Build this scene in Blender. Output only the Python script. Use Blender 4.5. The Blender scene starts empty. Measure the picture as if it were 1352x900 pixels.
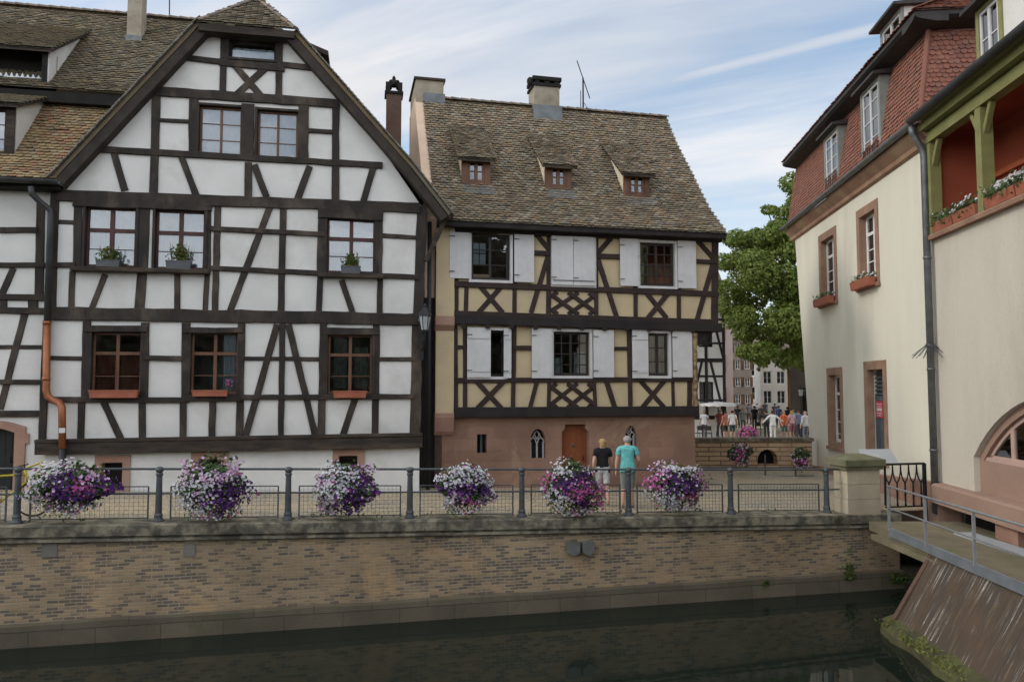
import bpy, bmesh, math, random
from mathutils import Vector, Matrix, noise
from mathutils.geometry import tessellate_polygon
random.seed(7)
R_ = math.radians
scene = bpy.context.scene
COL = scene.collection
# ------------------------------------------------------------------ camera
F = 1000.0; CX = 676.0; CY = 450.0
PITCH = R_(3.5); EYE = Vector((0, 0, 2.75))
cam_d = bpy.data.cameras.new('camera'); cam = bpy.data.objects.new('camera', cam_d); COL.objects.link(cam)
cam.location = EYE; cam.rotation_euler = (R_(90) + PITCH, 0, 0)
cam_d.sensor_width = 36; cam_d.lens = 36 * F / 1352; cam_d.clip_end = 3000; cam_d.clip_start = .05
scene.camera = cam
def ray(x, y):
    u = (x - CX) / F; v = (CY - y) / F
    return Vector((u, math.cos(PITCH) - v * math.sin(PITCH), math.sin(PITCH) + v * math.cos(PITCH)))
class Frame:
    """a facade's own axes: local x along it, local y into the building, z up"""
    def __init__(s, O, ang):
        s.O = Vector(O); s.ang = ang
        s.ax = Vector((math.cos(ang), math.sin(ang), 0)); s.ay = Vector((-math.sin(ang), math.cos(ang), 0))
    def loc(s, p):
        d = p - s.O
        return Vector((d.dot(s.ax), d.dot(s.ay), d.z))
    def world(s, p): return s.O + s.ax * p[0] + s.ay * p[1] + Vector((0, 0, p[2]))
    def uv(s, x, y, depth=0):
        r = ray(x, y); t = (depth + s.O.dot(s.ay) - EYE.dot(s.ay)) / r.dot(s.ay)
        q = s.loc(EYE + r * t); return (q.x, q.z)
    def px2m(s, x, y): # metres per photo pixel there
        a = s.uv(x, y); b = s.uv(x, y + 1); return abs(a[1] - b[1])
    def at_x(s, x, y, sx):
        r = ray(x, y); t = (sx + s.O.dot(s.ax) - EYE.dot(s.ax)) / r.dot(s.ax)
        q = s.loc(EYE + r * t); return (q.y, q.z)
    def on_roof(s, x, y, a, b): # plane through profile points a, b (depth, z)
        n_ = Vector((0, -(b[1] - a[1]), b[0] - a[0])); nw = s.ax * 0 + s.ay * n_.y + Vector((0, 0, n_.z))
        p0 = s.world((0, a[0], a[1])); r = ray(x, y)
        t = (p0 - EYE).dot(nw) / r.dot(nw)
        return s.loc(EYE + r * t)
def ground_z(x): return max(-.34, min(.3, -.093 - .0251 * x))
def at_ground(x, y, z=None):
    r = ray(x, y); t = 15
    for _ in range(20):
        zz = ground_z((EYE + r * t).x) if z is None else z
        t = (zz - EYE.z) / r.z
    return EYE + r * t
# ------------------------------------------------------------------ materials
MATS = {}
def nt(m):
    m.use_nodes = True; t = m.node_tree; t.nodes.clear(); return t
def N(t, typ, **kw):
    n = t.nodes.new(typ)
    for k, v in kw.items():
        if k.startswith('i_'): n.inputs[k[2:].replace('_', ' ')].default_value = v
        else: setattr(n, k, v)
    return n
def c4(c): return (c[0], c[1], c[2], 1)
def mixc(t, fac, a, b, mode='MIX'):
    n = t.nodes.new('ShaderNodeMix'); n.data_type = 'RGBA'; n.blend_type = mode
    for sock, val in ((n.inputs[0], fac), (n.inputs[6], a), (n.inputs[7], b)):
        if hasattr(val, 'is_output'): t.links.new(val, sock)
        elif isinstance(val, (int, float)): sock.default_value = val
        else: sock.default_value = c4(val)
    return n.outputs[2]
def ramp(t, src, pts):
    n = t.nodes.new('ShaderNodeValToRGB'); e = n.color_ramp.elements
    while len(e) < len(pts): e.new(.5)
    for k, (p, c) in enumerate(pts):
        e[k].position = p; e[k].color = c4(c) if isinstance(c, (tuple, list)) else (c, c, c, 1)
    t.links.new(src, n.inputs[0]); return n.outputs[0]
def coords(t, scale=(1, 1, 1), rot=(0, 0, 0)):
    tc = t.nodes.new('ShaderNodeTexCoord'); mp = t.nodes.new('ShaderNodeMapping')
    mp.inputs['Scale'].default_value = scale; mp.inputs['Rotation'].default_value = rot
    t.links.new(tc.outputs['Object'], mp.inputs[0]); return mp.outputs[0]
def noisef(t, vec, scale, detail=4, rough=.55, dist=0):
    n = N(t, 'ShaderNodeTexNoise'); n.inputs['Scale'].default_value = scale; n.inputs['Detail'].default_value = detail
    n.inputs['Roughness'].default_value = rough; n.inputs['Distortion'].default_value = dist
    t.links.new(vec, n.inputs['Vector']); return n.outputs[0]
def finish(t, col, rough=.8, bump=None, bstr=.3, bdist=.01, spec=.3, metal=0, extra=None):
    p = N(t, 'ShaderNodeBsdfPrincipled'); o = N(t, 'ShaderNodeOutputMaterial')
    if hasattr(col, 'is_output'): t.links.new(col, p.inputs['Base Color'])
    else: p.inputs['Base Color'].default_value = c4(col)
    if hasattr(rough, 'is_output'): t.links.new(rough, p.inputs['Roughness'])
    else: p.inputs['Roughness'].default_value = rough
    p.inputs['Specular IOR Level'].default_value = spec; p.inputs['Metallic'].default_value = metal
    if bump is not None:
        b = N(t, 'ShaderNodeBump'); b.inputs['Strength'].default_value = bstr; b.inputs['Distance'].default_value = bdist
        t.links.new(bump, b.inputs['Height']); t.links.new(b.outputs[0], p.inputs['Normal'])
    t.links.new(p.outputs[0], o.inputs[0]); return p
def M(name, c, c2=None, scale=3, rough=.8, bstr=.3, bscale=None, stretch=(1, 1, 1), c3=None, lo=.35, hi=.65, spec=.3, metal=0, bdist=.01):
    """two-tone noisy surface with bump, the workhorse"""
    if name in MATS: return MATS[name]
    m = bpy.data.materials.new(name); t = nt(m)
    v = coords(t, stretch)
    c2 = c2 or tuple(k * .75 for k in c)
    f = ramp(t, noisef(t, v, scale, 6), [(lo, 0.0), (hi, 1.0)])
    col = mixc(t, f, c, c2)
    if c3:
        f3 = ramp(t, noisef(t, v, scale * .37, 5, .65), [(.52, 0.0), (.68, 1.0)])
        col = mixc(t, f3, col, c3)
    fine = noisef(t, v, (bscale or scale * 8), 6, .7)
    col = mixc(t, .35, col, ramp(t, fine, [(.25, .45), (.75, 1.0)]), 'MULTIPLY')
    finish(t, col, rough, fine, bstr, bdist, spec, metal)
    MATS[name] = m; return m
def M_island(name, cols, rough=.8, moss=None, mscale=1.5, translucent=0, bstr=.3):
    """each separate piece (tile, leaf, petal) takes its own tone"""
    if name in MATS: return MATS[name]
    m = bpy.data.materials.new(name); t = nt(m)
    g = N(t, 'ShaderNodeNewGeometry')
    n = len(cols)
    col = ramp(t, g.outputs['Random Per Island'], [(k / max(1, n - 1), c) for k, c in enumerate(cols)])
    v = coords(t)
    if moss:
        f = ramp(t, noisef(t, v, mscale, 6, .65), [(.46, 0.0), (.66, .75)])
        col = mixc(t, f, col, moss)
    fine = noisef(t, v, 45, 4, .7)
    col = mixc(t, .35, col, ramp(t, fine, [(.3, .5), (.7, 1.0)]), 'MULTIPLY')
    p = finish(t, col, rough, fine, bstr, .006)
    if translucent:
        o = [k for k in t.nodes if k.type == 'OUTPUT_MATERIAL'][0]
        tr = N(t, 'ShaderNodeBsdfTranslucent'); t.links.new(col, tr.inputs[0])
        ms = N(t, 'ShaderNodeMixShader'); ms.inputs[0].default_value = translucent
        t.links.new(p.outputs[0], ms.inputs[1]); t.links.new(tr.outputs[0], ms.inputs[2]); t.links.new(ms.outputs[0], o.inputs[0])
    MATS[name] = m; return m
def M_brick(name, c1, c2, mortar, bw, bh, ms, rough=.9, dark=None, darkscale=.7, bstr=.6, plane='xz', pale=None):
    if name in MATS: return MATS[name]
    m = bpy.data.materials.new(name); t = nt(m)
    tc = N(t, 'ShaderNodeTexCoord'); sp = N(t, 'ShaderNodeSeparateXYZ'); cb = N(t, 'ShaderNodeCombineXYZ')
    t.links.new(tc.outputs['Object'], sp.inputs[0])
    t.links.new(sp.outputs[{'x': 0, 'y': 1, 'z': 2}[plane[0]]], cb.inputs[0]); t.links.new(sp.outputs[{'x': 0, 'y': 1, 'z': 2}[plane[1]]], cb.inputs[1])
    # wander the courses a little
    w = N(t, 'ShaderNodeTexNoise'); w.inputs['Scale'].default_value = 2.2; t.links.new(cb.outputs[0], w.inputs['Vector'])
    va = N(t, 'ShaderNodeVectorMath', operation='MULTIPLY_ADD'); t.links.new(w.outputs['Color'], va.inputs[0])
    va.inputs[1].default_value = (.03, .03, 0); t.links.new(cb.outputs[0], va.inputs[2])
    b = N(t, 'ShaderNodeTexBrick'); t.links.new(va.outputs[0], b.inputs['Vector'])
    b.inputs['Scale'].default_value = 1; b.inputs['Brick Width'].default_value = bw; b.inputs['Row Height'].default_value = bh
    b.inputs['Mortar Size'].default_value = ms; b.inputs['Mortar Smooth'].default_value = .3; b.inputs['Bias'].default_value = 0
    b.inputs['Color1'].default_value = c4(c1); b.inputs['Color2'].default_value = c4(c2); b.inputs['Mortar'].default_value = c4(mortar)
    col = b.outputs['Color']
    if dark:
        b2 = N(t, 'ShaderNodeTexBrick'); t.links.new(va.outputs[0], b2.inputs['Vector'])
        b2.inputs['Scale'].default_value = 1; b2.inputs['Brick Width'].default_value = bw; b2.inputs['Row Height'].default_value = bh
        b2.inputs['Mortar Size'].default_value = ms; b2.inputs['Color1'].default_value = (0, 0, 0, 1); b2.inputs['Color2'].default_value = (1, 1, 1, 1); b2.inputs['Mortar'].default_value = (0, 0, 0, 1)
        nz = noisef(t, tc.outputs['Object'], darkscale, 6, .7)
        mm = N(t, 'ShaderNodeMath', operation='MULTIPLY_ADD'); t.links.new(b2.outputs['Color'], mm.inputs[0]); mm.inputs[1].default_value = .30; t.links.new(nz, mm.inputs[2])
        f = ramp(t, mm.outputs[0], [(.66, 0.0), (.76, .9)])
        inv = N(t, 'ShaderNodeMath', operation='MULTIPLY_ADD'); t.links.new(b.outputs['Fac'], inv.inputs[0]); inv.inputs[1].default_value = -1; inv.inputs[2].default_value = 1
        ff = N(t, 'ShaderNodeMath', operation='MULTIPLY'); t.links.new(f, ff.inputs[0]); t.links.new(inv.outputs[0], ff.inputs[1])
        col = mixc(t, ff.outputs[0], col, dark)
    big = ramp(t, noisef(t, tc.outputs['Object'], .55, 6, .6), [(.3, .62), (.7, 1.1)])
    col = mixc(t, 1.0, col, big, 'MULTIPLY')
    if pale:
        f = ramp(t, noisef(t, tc.outputs['Object'], .9, 7, .7, 1), [(.55, 0.0), (.7, .7)])
        col = mixc(t, f, col, pale)
    fine = noisef(t, tc.outputs['Object'], 40, 5, .7)
    col = mixc(t, .5, col, ramp(t, fine, [(.25, .4), (.75, 1.05)]), 'MULTIPLY')
    h = N(t, 'ShaderNodeMath', operation='MULTIPLY_ADD'); t.links.new(b.outputs['Fac'], h.inputs[0]); h.inputs[1].default_value = -1; t.links.new(fine, h.inputs[2])
    finish(t, col, rough, h.outputs[0], bstr, .012, .2)
    MATS[name] = m; return m
def M_glass():
    if 'window_glass' in MATS: return MATS['window_glass']
    m = bpy.data.materials.new('window_glass'); t = nt(m)
    g = N(t, 'ShaderNodeBsdfGlossy'); g.inputs['Roughness'].default_value = .02; g.inputs['Color'].default_value = (.95, .97, 1, 1)
    tr = N(t, 'ShaderNodeBsdfTransparent'); tr.inputs[0].default_value = (.8, .85, .85, 1)
    fr = N(t, 'ShaderNodeFresnel'); fr.inputs[0].default_value = 2.3
    v = coords(t); b = N(t, 'ShaderNodeBump'); b.inputs['Strength'].default_value = .12; b.inputs['Distance'].default_value = .02
    t.links.new(noisef(t, v, 1.7, 2), b.inputs['Height']); t.links.new(b.outputs[0], g.inputs['Normal'])
    ms = N(t, 'ShaderNodeMixShader'); o = N(t, 'ShaderNodeOutputMaterial')
    t.links.new(fr.outputs[0], ms.inputs[0]); t.links.new(tr.outputs[0], ms.inputs[1]); t.links.new(g.outputs[0], ms.inputs[2]); t.links.new(ms.outputs[0], o.inputs[0])
    MATS['window_glass'] = m; return m
# ------------------------------------------------------------------ mesh builder
class MB:
    def __init__(s): s.v = []; s.f = []; s.mi = []; s.cur = 0; s.sm = []; s.smooth = False
    def add(s, vs, fs):
        b = len(s.v); s.v += [tuple(p) for p in vs]
        for f in fs: s.f.append([b + k for k in f]); s.mi.append(s.cur); s.sm.append(s.smooth)
    def box(s, x0, x1, y0, y1, z0, z1):
        s.add([(x0, y0, z0), (x1, y0, z0), (x1, y1, z0), (x0, y1, z0), (x0, y0, z1), (x1, y0, z1), (x1, y1, z1), (x0, y1, z1)],
              [(0, 3, 2, 1), (4, 5, 6, 7), (0, 1, 5, 4), (1, 2, 6, 5), (2, 3, 7, 6), (3, 0, 4, 7)])
    def prism(s, poly, y0, y1): # poly in (x, z), pushed along y
        n = len(poly)
        s.add([(p[0], y0, p[1]) for p in poly] + [(p[0], y1, p[1]) for p in poly],
              [list(range(n)), list(range(2 * n - 1, n - 1, -1))] + [(k, (k + 1) % n, n + (k + 1) % n, n + k) for k in range(n)])
    def prism_x(s, poly, x0, x1): # poly in (y, z), pushed along x
        n = len(poly)
        s.add([(x0, p[0], p[1]) for p in poly] + [(x1, p[0], p[1]) for p in poly],
              [list(range(n)), list(range(2 * n - 1, n - 1, -1))] + [(k, (k + 1) % n, n + (k + 1) % n, n + k) for k in range(n)])
    def prism_z(s, poly, z0, z1):
        n = len(poly)
        s.add([(p[0], p[1], z0) for p in poly] + [(p[0], p[1], z1) for p in poly],
              [list(range(n - 1, -1, -1)), list(range(n, 2 * n))] + [(k, (k + 1) % n, n + (k + 1) % n, n + k) for k in range(n)])
    def beam(s, p, q, w, y0, y1, jit=.07, seg=.35): # hewn timber between two points of the facade
        p = Vector(p); q = Vector(q); d = q - p; L = d.length
        if L < 1e-4: return
        d /= L; nrm = Vector((-d.y, d.x)); n = max(1, int(L / seg)); pts = []
        for k in range(n + 1):
            c = p + d * (L * k / n); a = w / 2 * (1 + random.uniform(-jit, jit)); b = w / 2 * (1 + random.uniform(-jit, jit))
            if 0 < k < n: c = c + nrm * random.uniform(-jit, jit) * w * .35
            pts.append((c + nrm * a, c - nrm * b, random.uniform(-.004, .004)))
        vs = []; fs = []; bv = min(.012, w * .12)
        for (a, b, dy) in pts:
            ai = a + (b - a).normalized() * bv; bi = b + (a - b).normalized() * bv
            vs += [(a.x, y1, a.y), (a.x, y0 + bv + dy, a.y), (ai.x, y0 + dy, ai.y), (bi.x, y0 + dy, bi.y), (b.x, y0 + bv + dy, b.y), (b.x, y1, b.y)]
        for k in range(n):
            o = k * 6
            for j in range(5): fs.append((o + j, o + j + 1, o + 6 + j + 1, o + 6 + j))
        fs += [(0, 1, 2, 3, 4, 5), tuple(n * 6 + j for j in (5, 4, 3, 2, 1, 0))]
        s.add(vs, fs)
    def wall(s, outer, holes, y0, y1): # facade slab with real openings
        loops = [[Vector((p[0], p[1], 0)) for p in outer]] + [[Vector((p[0], p[1], 0)) for p in h] for h in holes]
        tri = tessellate_polygon(loops); flat = [p for l in loops for p in l]; n = len(flat)
        vs = [(p.x, y0, p.y) for p in flat] + [(p.x, y1, p.y) for p in flat]
        fs = [tuple(t) for t in tri] + [tuple(n + k for k in t) for t in tri]
        o = 0
        for l in loops:
            m = len(l)
            for k in range(m): fs.append((o + k, o + (k + 1) % m, n + o + (k + 1) % m, n + o + k))
            o += m
        s.add(vs, fs)
    def tube(s, pts, r, n=8, cap=True):
        pts = [Vector(p) for p in pts]; rs = r if isinstance(r, (list, tuple)) else [r] * len(pts)
        rings = []; up = None
        for k, p in enumerate(pts):
            d = (pts[min(k + 1, len(pts) - 1)] - pts[max(k - 1, 0)]).normalized()
            if up is None: up = d.orthogonal().normalized()
            else:
                up = up - d * up.dot(d); up = up.normalized() if up.length > 1e-5 else d.orthogonal().normalized()
            sd = d.cross(up)
            rings.append([p + (up * math.cos(2 * math.pi * j / n) + sd * math.sin(2 * math.pi * j / n)) * rs[k] for j in range(n)])
        vs = [v for g in rings for v in g]; fs = []
        for k in range(len(pts) - 1):
            for j in range(n): fs.append((k * n + j, k * n + (j + 1) % n, (k + 1) * n + (j + 1) % n, (k + 1) * n + j))
        if cap: fs += [tuple(range(n - 1, -1, -1)), tuple((len(pts) - 1) * n + j for j in range(n))]
        s.add(vs, fs)
    def lathe(s, prof, c=(0, 0, 0), n=14): # prof (r, z)
        vs = []; fs = []
        for (r, z) in prof:
            for j in range(n): vs.append((c[0] + r * math.cos(2 * math.pi * j / n), c[1] + r * math.sin(2 * math.pi * j / n), c[2] + z))
        for k in range(len(prof) - 1):
            for j in range(n): fs.append((k * n + j, k * n + (j + 1) % n, (k + 1) * n + (j + 1) % n, (k + 1) * n + j))
        fs += [tuple(range(n - 1, -1, -1)), tuple((len(prof) - 1) * n + j for j in range(n))]
        s.add(vs, fs)
    def ball(s, c, rx, ry, rz, n=10, m=7):
        prof = [(max(.001, math.sin(math.pi * k / m)), -math.cos(math.pi * k / m)) for k in range(m + 1)]
        vs = []; fs = []
        for (r, z) in prof:
            for j in range(n): vs.append((c[0] + rx * r * math.cos(2 * math.pi * j / n), c[1] + ry * r * math.sin(2 * math.pi * j / n), c[2] + rz * z))
        for k in range(m):
            for j in range(n): fs.append((k * n + j, k * n + (j + 1) % n, (k + 1) * n + (j + 1) % n, (k + 1) * n + j))
        s.add(vs, fs)
    def leaf(s, p, size, nrm=None, asp=1.6):
        nrm = Vector(nrm).normalized() if nrm is not None else Vector((random.gauss(0, 1), random.gauss(0, 1), random.gauss(0, 1))).normalized()
        a = nrm.orthogonal().normalized(); a = Matrix.Rotation(random.uniform(0, 6.283), 3, nrm) @ a; b = nrm.cross(a)
        p = Vector(p); L = size * asp / 2; W = size / 2
        s.add([p - a * L, p + b * W + nrm * W * .25, p + a * L, p - b * W + nrm * W * .25], [(0, 1, 2), (0, 2, 3)])
    def blossom(s, p, r, nrm):
        nrm = Vector(nrm).normalized(); a = nrm.orthogonal().normalized(); b = nrm.cross(a); p = Vector(p); ph = random.uniform(0, 6.28)
        vs = [p - nrm * r * .35]
        for k in range(10):
            rr = r * (1 if k % 2 == 0 else .74); an = ph + k * math.pi / 5
            vs.append(p + (a * math.cos(an) + b * math.sin(an)) * rr + nrm * (r * .12 if k % 2 else 0))
        s.add(vs, [(0, k + 1, (k + 1) % 10 + 1) for k in range(10)])
    def build(s, name, mats, parent=None, smooth=None, loc=None):
        me = bpy.data.meshes.new(name); me.from_pydata(s.v, [], s.f)
        mats = mats if isinstance(mats, (list, tuple)) else [mats]
        for m in mats: me.materials.append(m)
        if len(mats) > 1: me.polygons.foreach_set('material_index', s.mi)
        sm = [smooth] * len(s.f) if smooth is not None else s.sm
        me.polygons.foreach_set('use_smooth', sm); me.update()
        o = bpy.data.objects.new(name, me); COL.objects.link(o)
        if parent: o.parent = parent
        if loc is not None: o.location = loc
        return o
def tag(o, label=None, cat=None, group=None, kind=None):
    if label: o['label'] = label
    if cat: o['category'] = cat
    if group: o['group'] = group
    if kind: o['kind'] = kind
    return o
def thing(name, label, cat, loc=(0, 0, 0), rz=0, group=None):
    o = bpy.data.objects.new(name, None); COL.objects.link(o); o.location = loc; o.rotation_euler = (0, 0, rz)
    o.empty_display_size = .2
    return tag(o, label, cat, group)
def fthing(fr, name, label, cat, group=None): return thing(name, label, cat, fr.O, fr.ang, group)
def rect(x0, x1, z0, z1): return [(x0, z0), (x1, z0), (x1, z1), (x0, z1)]
# ------------------------------------------------------------------ tiled roofs
def prof_at(prof, v):
    for k in range(len(prof) - 1):
        a = Vector(prof[k]); b = Vector(prof[k + 1]); L = (b - a).length
        if v <= L or k == len(prof) - 2:
            d = (b - a).normalized(); return a + d * v, d
        v -= L
def prof_len(prof): return sum((Vector(prof[k + 1]) - Vector(prof[k])).length for k in range(len(prof) - 1))
def tiled(mb, prof, ulo, uhi, tw=.19, expo=.14, thick=.022, base=True, skip=None):
    """beaver-tail tiles laid along a (depth, z) profile from eave to ridge"""
    Lp = prof_len(prof); rows = int(Lp / expo) + 1
    fl = ulo if callable(ulo) else (lambda v: ulo); fh = uhi if callable(uhi) else (lambda v: uhi)
    for r in range(rows):
        v = r * expo; (c, d) = prof_at(prof, v); nn = Vector((-d.y, d.x))
        if nn.y < 0: nn = -nn
        off = (r % 2) * tw / 2; u = fl(v) - off + random.uniform(-.01, .01)
        Lt = min(expo * 1.3, max(.03, Lp - v))
        while u < fh(v) - tw * .3:
            x0 = max(u, fl(v) - .02) + .004; x1 = min(u + tw, fh(v) + .02) - .004; u += tw
            if x1 - x0 < .03: continue
            if skip and skip((x0 + x1) / 2, v): continue
            w = x1 - x0; lift = thick * 1.7 + random.uniform(-.006, .014); sk = random.uniform(-.006, .006); dv = random.uniform(-.02, .02)
            sh = [(0, 1), (0, .3), (.14, .1), (.5, 0), (.86, .1), (1, .3), (1, 1)]
            top = []; bot = []
            for (a, b) in sh:
                vv = v + b * Lt + dv; q, dd = prof_at(prof, min(max(vv, 0), Lp)); h = lift * (1 - b) + .002
                if vv < 0: q = q + dd * vv
                X = x0 + a * w + sk * (1 - b)
                top.append((X, q.x + nn.x * (h + thick), q.y + nn.y * (h + thick))); bot.append((X, q.x + nn.x * h, q.y + nn.y * h))
            n = len(sh)
            mb.add(top + bot, [tuple(range(n))] + [(k, k + 1, n + k + 1, n + k) for k in range(n - 1)])
    if base:
        vs = []; acc = 0; cuts = [0]
        for k in range(len(prof) - 1):
            acc += (Vector(prof[k + 1]) - Vector(prof[k])).length; cuts.append(acc)
        for v, p in zip(cuts, prof): vs += [(fl(v), p[0], p[1]), (fh(v), p[0], p[1])]
        mb.add(vs, [(2 * k, 2 * k + 1, 2 * k + 3, 2 * k + 2) for k in range(len(prof) - 1)])
def ridge_tiles(mb, a, b, r=.11, step=.33):
    a = Vector(a); b = Vector(b); L = (b - a).length; d = (b - a) / L; n = max(1, int(L / step))
    side = d.cross(Vector((0, 0, 1))).normalized()
    for k in range(n):
        p = a + d * (L * k / n); q = a + d * (L * (k + 1.12) / n); vs = []
        for (c, rr, dz) in ((p, r * 1.06, .01 + random.uniform(0, .012)), (q, r * .94, 0)):
            for j in range(7):
                an = math.pi * j / 6; vs.append(c + side * math.cos(an) * rr + Vector((0, 0, math.sin(an) * rr * .8 + dz - .03)))
        mb.add(vs, [(j, j + 1, 8 + j, 7 + j) for j in range(6)])
# ------------------------------------------------------------------ windows
def window(parent, x0, x1, z0, z1, y, fmat, cols=2, bars=(.5,), fw=.05, bw=.022, heavy=None, curtain=None, cmat=None, thick=.05, mull=None, name='window'):
    """frame + glazing bars as one part; pane and curtain below it"""
    w = MB(); h = z1 - z0
    w.box(x0, x0 + fw, y, y + thick, z0, z1); w.box(x1 - fw, x1, y, y + thick, z0, z1)
    w.box(x0 + fw, x1 - fw, y + .002, y + thick - .002, z0, z0 + fw * 1.2); w.box(x0 + fw, x1 - fw, y + .002, y + thick - .002, z1 - fw, z1)
    mull = mull or fw * 1.1; cw = (x1 - x0) / cols
    for k in range(1, cols):
        xc = x0 + cw * k; w.box(xc - mull / 2, xc + mull / 2, y - .006, y + thick - .004, z0 + fw, z1 - fw)
    for b in bars:
        hv = heavy and abs(heavy - b) < 1e-3; t = mull * .5 if hv else bw / 2; zc = z0 + h * b
        w.box(x0 + fw * .8, x1 - fw * .8, (y - .003 if hv else y + .012), y + thick - (.006 if hv else .012), zc - t, zc + t)
    o = w.build(name, fmat, parent)
    g = MB(); g.add([(x0 + .01, y + thick * .6, z0 + .01), (x1 - .01, y + thick * .6, z0 + .01), (x1 - .01, y + thick * .6, z1 - .01), (x0 + .01, y + thick * .6, z1 - .01)], [(0, 1, 2, 3)])
    g.build('pane', M_glass(), o)
    if curtain:
        for (a, b, c0, c1) in curtain:
            cm = MB(); n = 18; vs = []
            for k in range(n + 1):
                xx = x0 + (x1 - x0) * (a + (b - a) * k / n); yy = y + thick + .07 + .02 * math.sin(k * 1.9 + a * 9) + random.uniform(-.004, .004)
                vs += [(xx, yy, z0 + h * c0), (xx, yy, z0 + h * c1)]
            cm.add(vs, [(2 * k, 2 * k + 2, 2 * k + 3, 2 * k + 1) for k in range(n)])
            cm.build('curtain', cmat or MAT_NET, o, smooth=True)
    return o
# ------------------------------------------------------------------ shared materials
def smul(c, k): return tuple(x * k for x in c)
MAT_PLASTER = M('white_plaster', (.67, .65, .61), (.60, .58, .545), 1.1, .9, .3, 30, c3=(.50, .485, .44))
MAT_TIMBER = M('dark_timber', (.040, .031, .024), (.020, .016, .013), 2.5, .8, .8, 18, (1, 1, .55), c3=(.092, .070, .052), bdist=.02)
MAT_TIMBER_V = M('dark_timber_weathered', (.052, .038, .027), (.022, .017, .013), 6, .85, .9, 22, (.3, 1, 1.4), c3=(.085, .06, .04), bdist=.02)
MAT_VERGE = M('dark_verge_wood', (.050, .037, .028), (.026, .02, .016), 3, .8, .5, 20)
MAT_GREYT = M_island('grey_verge_tiles', [(.20, .185, .155), (.15, .14, .12), (.25, .23, .19)], .9, None)
MAT_SILL = M('oxblood_wood', (.085, .034, .026), (.05, .024, .02), 4, .6, .3)
MAT_BROWNWOOD = M('brown_varnished_wood', (.16, .075, .038), (.09, .04, .022), 3, .5, .3, 20, (1, 1, .3))
MAT_TILE = M_island('old_roof_tiles', [(.12, .095, .065), (.22, .165, .10), (.16, .145, .12), (.27, .19, .105), (.09, .075, .06), (.24, .21, .155), (.20, .125, .075), (.30, .26, .19), (.17, .13, .08)], .9, (.15, .125, .08))
MAT_TILE_OLD = M_island('mossy_roof_tiles', [(.10, .085, .062), (.19, .15, .09), (.15, .135, .105), (.22, .16, .085), (.085, .072, .06), (.22, .19, .13), (.13, .10, .07)], .9, (.14, .115, .072))
MAT_TILE_TAN = M_island('tan_roof_tiles', [(.22, .155, .075), (.31, .215, .11), (.25, .17, .095), (.29, .145, .08), (.15, .115, .075), (.31, .24, .14), (.27, .195, .10)], .9, (.19, .15, .08))
MAT_TILE_RED = M_island('red_roof_tiles', [(.21, .085, .058), (.26, .105, .07), (.235, .098, .066), (.18, .08, .06), (.25, .125, .085)], .85, None)
MAT_RIDGE = M_island('ridge_tiles', [(.19, .145, .105), (.14, .12, .095), (.22, .165, .12), (.12, .105, .09)], .9, None)
MAT_ZINC = M('zinc_gutter', (.17, .18, .18), (.11, .115, .115), 4, .5, .1, metal=.5, spec=.4)
MAT_DKZINC = M('dark_zinc', (.06, .062, .062), (.04, .04, .042), 4, .5, .1, metal=.3)
MAT_COPPER = M('copper_pipe', (.33, .115, .045), (.24, .085, .04), 5, .45, .1, metal=.55, spec=.5)
MAT_SANDSTONE = M('red_sandstone', (.36, .215, .155), (.29, .165, .12), 2, .9, .4, 30, c3=(.33, .23, .17))
MAT_TERRACOTTA = M('terracotta', (.34, .115, .065), (.28, .09, .052), 5, .8, .2)
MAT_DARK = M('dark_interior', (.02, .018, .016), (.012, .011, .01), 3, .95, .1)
MAT_IRON = M('painted_iron', (.075, .082, .085), (.05, .056, .058), 8, .5, .25, spec=.4)
MAT_BLACK = M('black_iron', (.02, .02, .021), (.014, .014, .015), 8, .5, .2)
MAT_WHITE = M('white_paint', (.60, .59, .575), (.54, .53, .52), 3, .55, .12)
MAT_WARMW = M('cream_joinery', (.74, .73, .70), (.66, .65, .62), 3, .5, .12)
MAT_NET = M('net_curtain', (.72, .76, .80), (.62, .66, .70), 6, .95, .1)
MAT_REDCURT = M('red_curtain', (.34, .12, .08), (.22, .075, .05), 5, .95, .1)
MAT_LEAF = M_island('planter_leaves', [(.03, .07, .015), (.06, .11, .02), (.10, .12, .02), (.045, .09, .02)], .6, None, translucent=.3)
MAT_LEAF_Y = M_island('yellow_green_leaves', [(.14, .15, .02), (.20, .17, .025), (.07, .10, .02), (.25, .20, .03)], .6, None, translucent=.3)
MAT_LEAF_D = M_island('basket_leaves', [(.05, .09, .03), (.08, .13, .045), (.11, .17, .06), (.06, .105, .035)], .6, None, translucent=.3)
MAT_PW = M_island('white_petals', [(.66, .65, .66), (.58, .56, .60), (.74, .72, .72)], .7, None, translucent=.25)
MAT_PP = M_island('purple_petals', [(.085, .022, .16), (.14, .035, .21), (.055, .015, .10), (.20, .06, .26)], .7, None, translucent=.25)
MAT_PM = M_island('magenta_petals', [(.50, .08, .30), (.60, .16, .42), (.42, .06, .22), (.68, .28, .52)], .7, None, translucent=.25)
MAT_PK = M_island('lilac_petals', [(.62, .40, .60), (.70, .50, .66), (.52, .28, .52)], .7, None, translucent=.25)
MAT_STONE_CH = M('chimney_render', (.36, .31, .24), (.27, .23, .17), 2.5, .9, .4, 25, c3=(.20, .17, .12))
MAT_GREYBOX = M('grey_plastic', (.09, .095, .10), (.07, .075, .08), 6, .6, .1)
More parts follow.
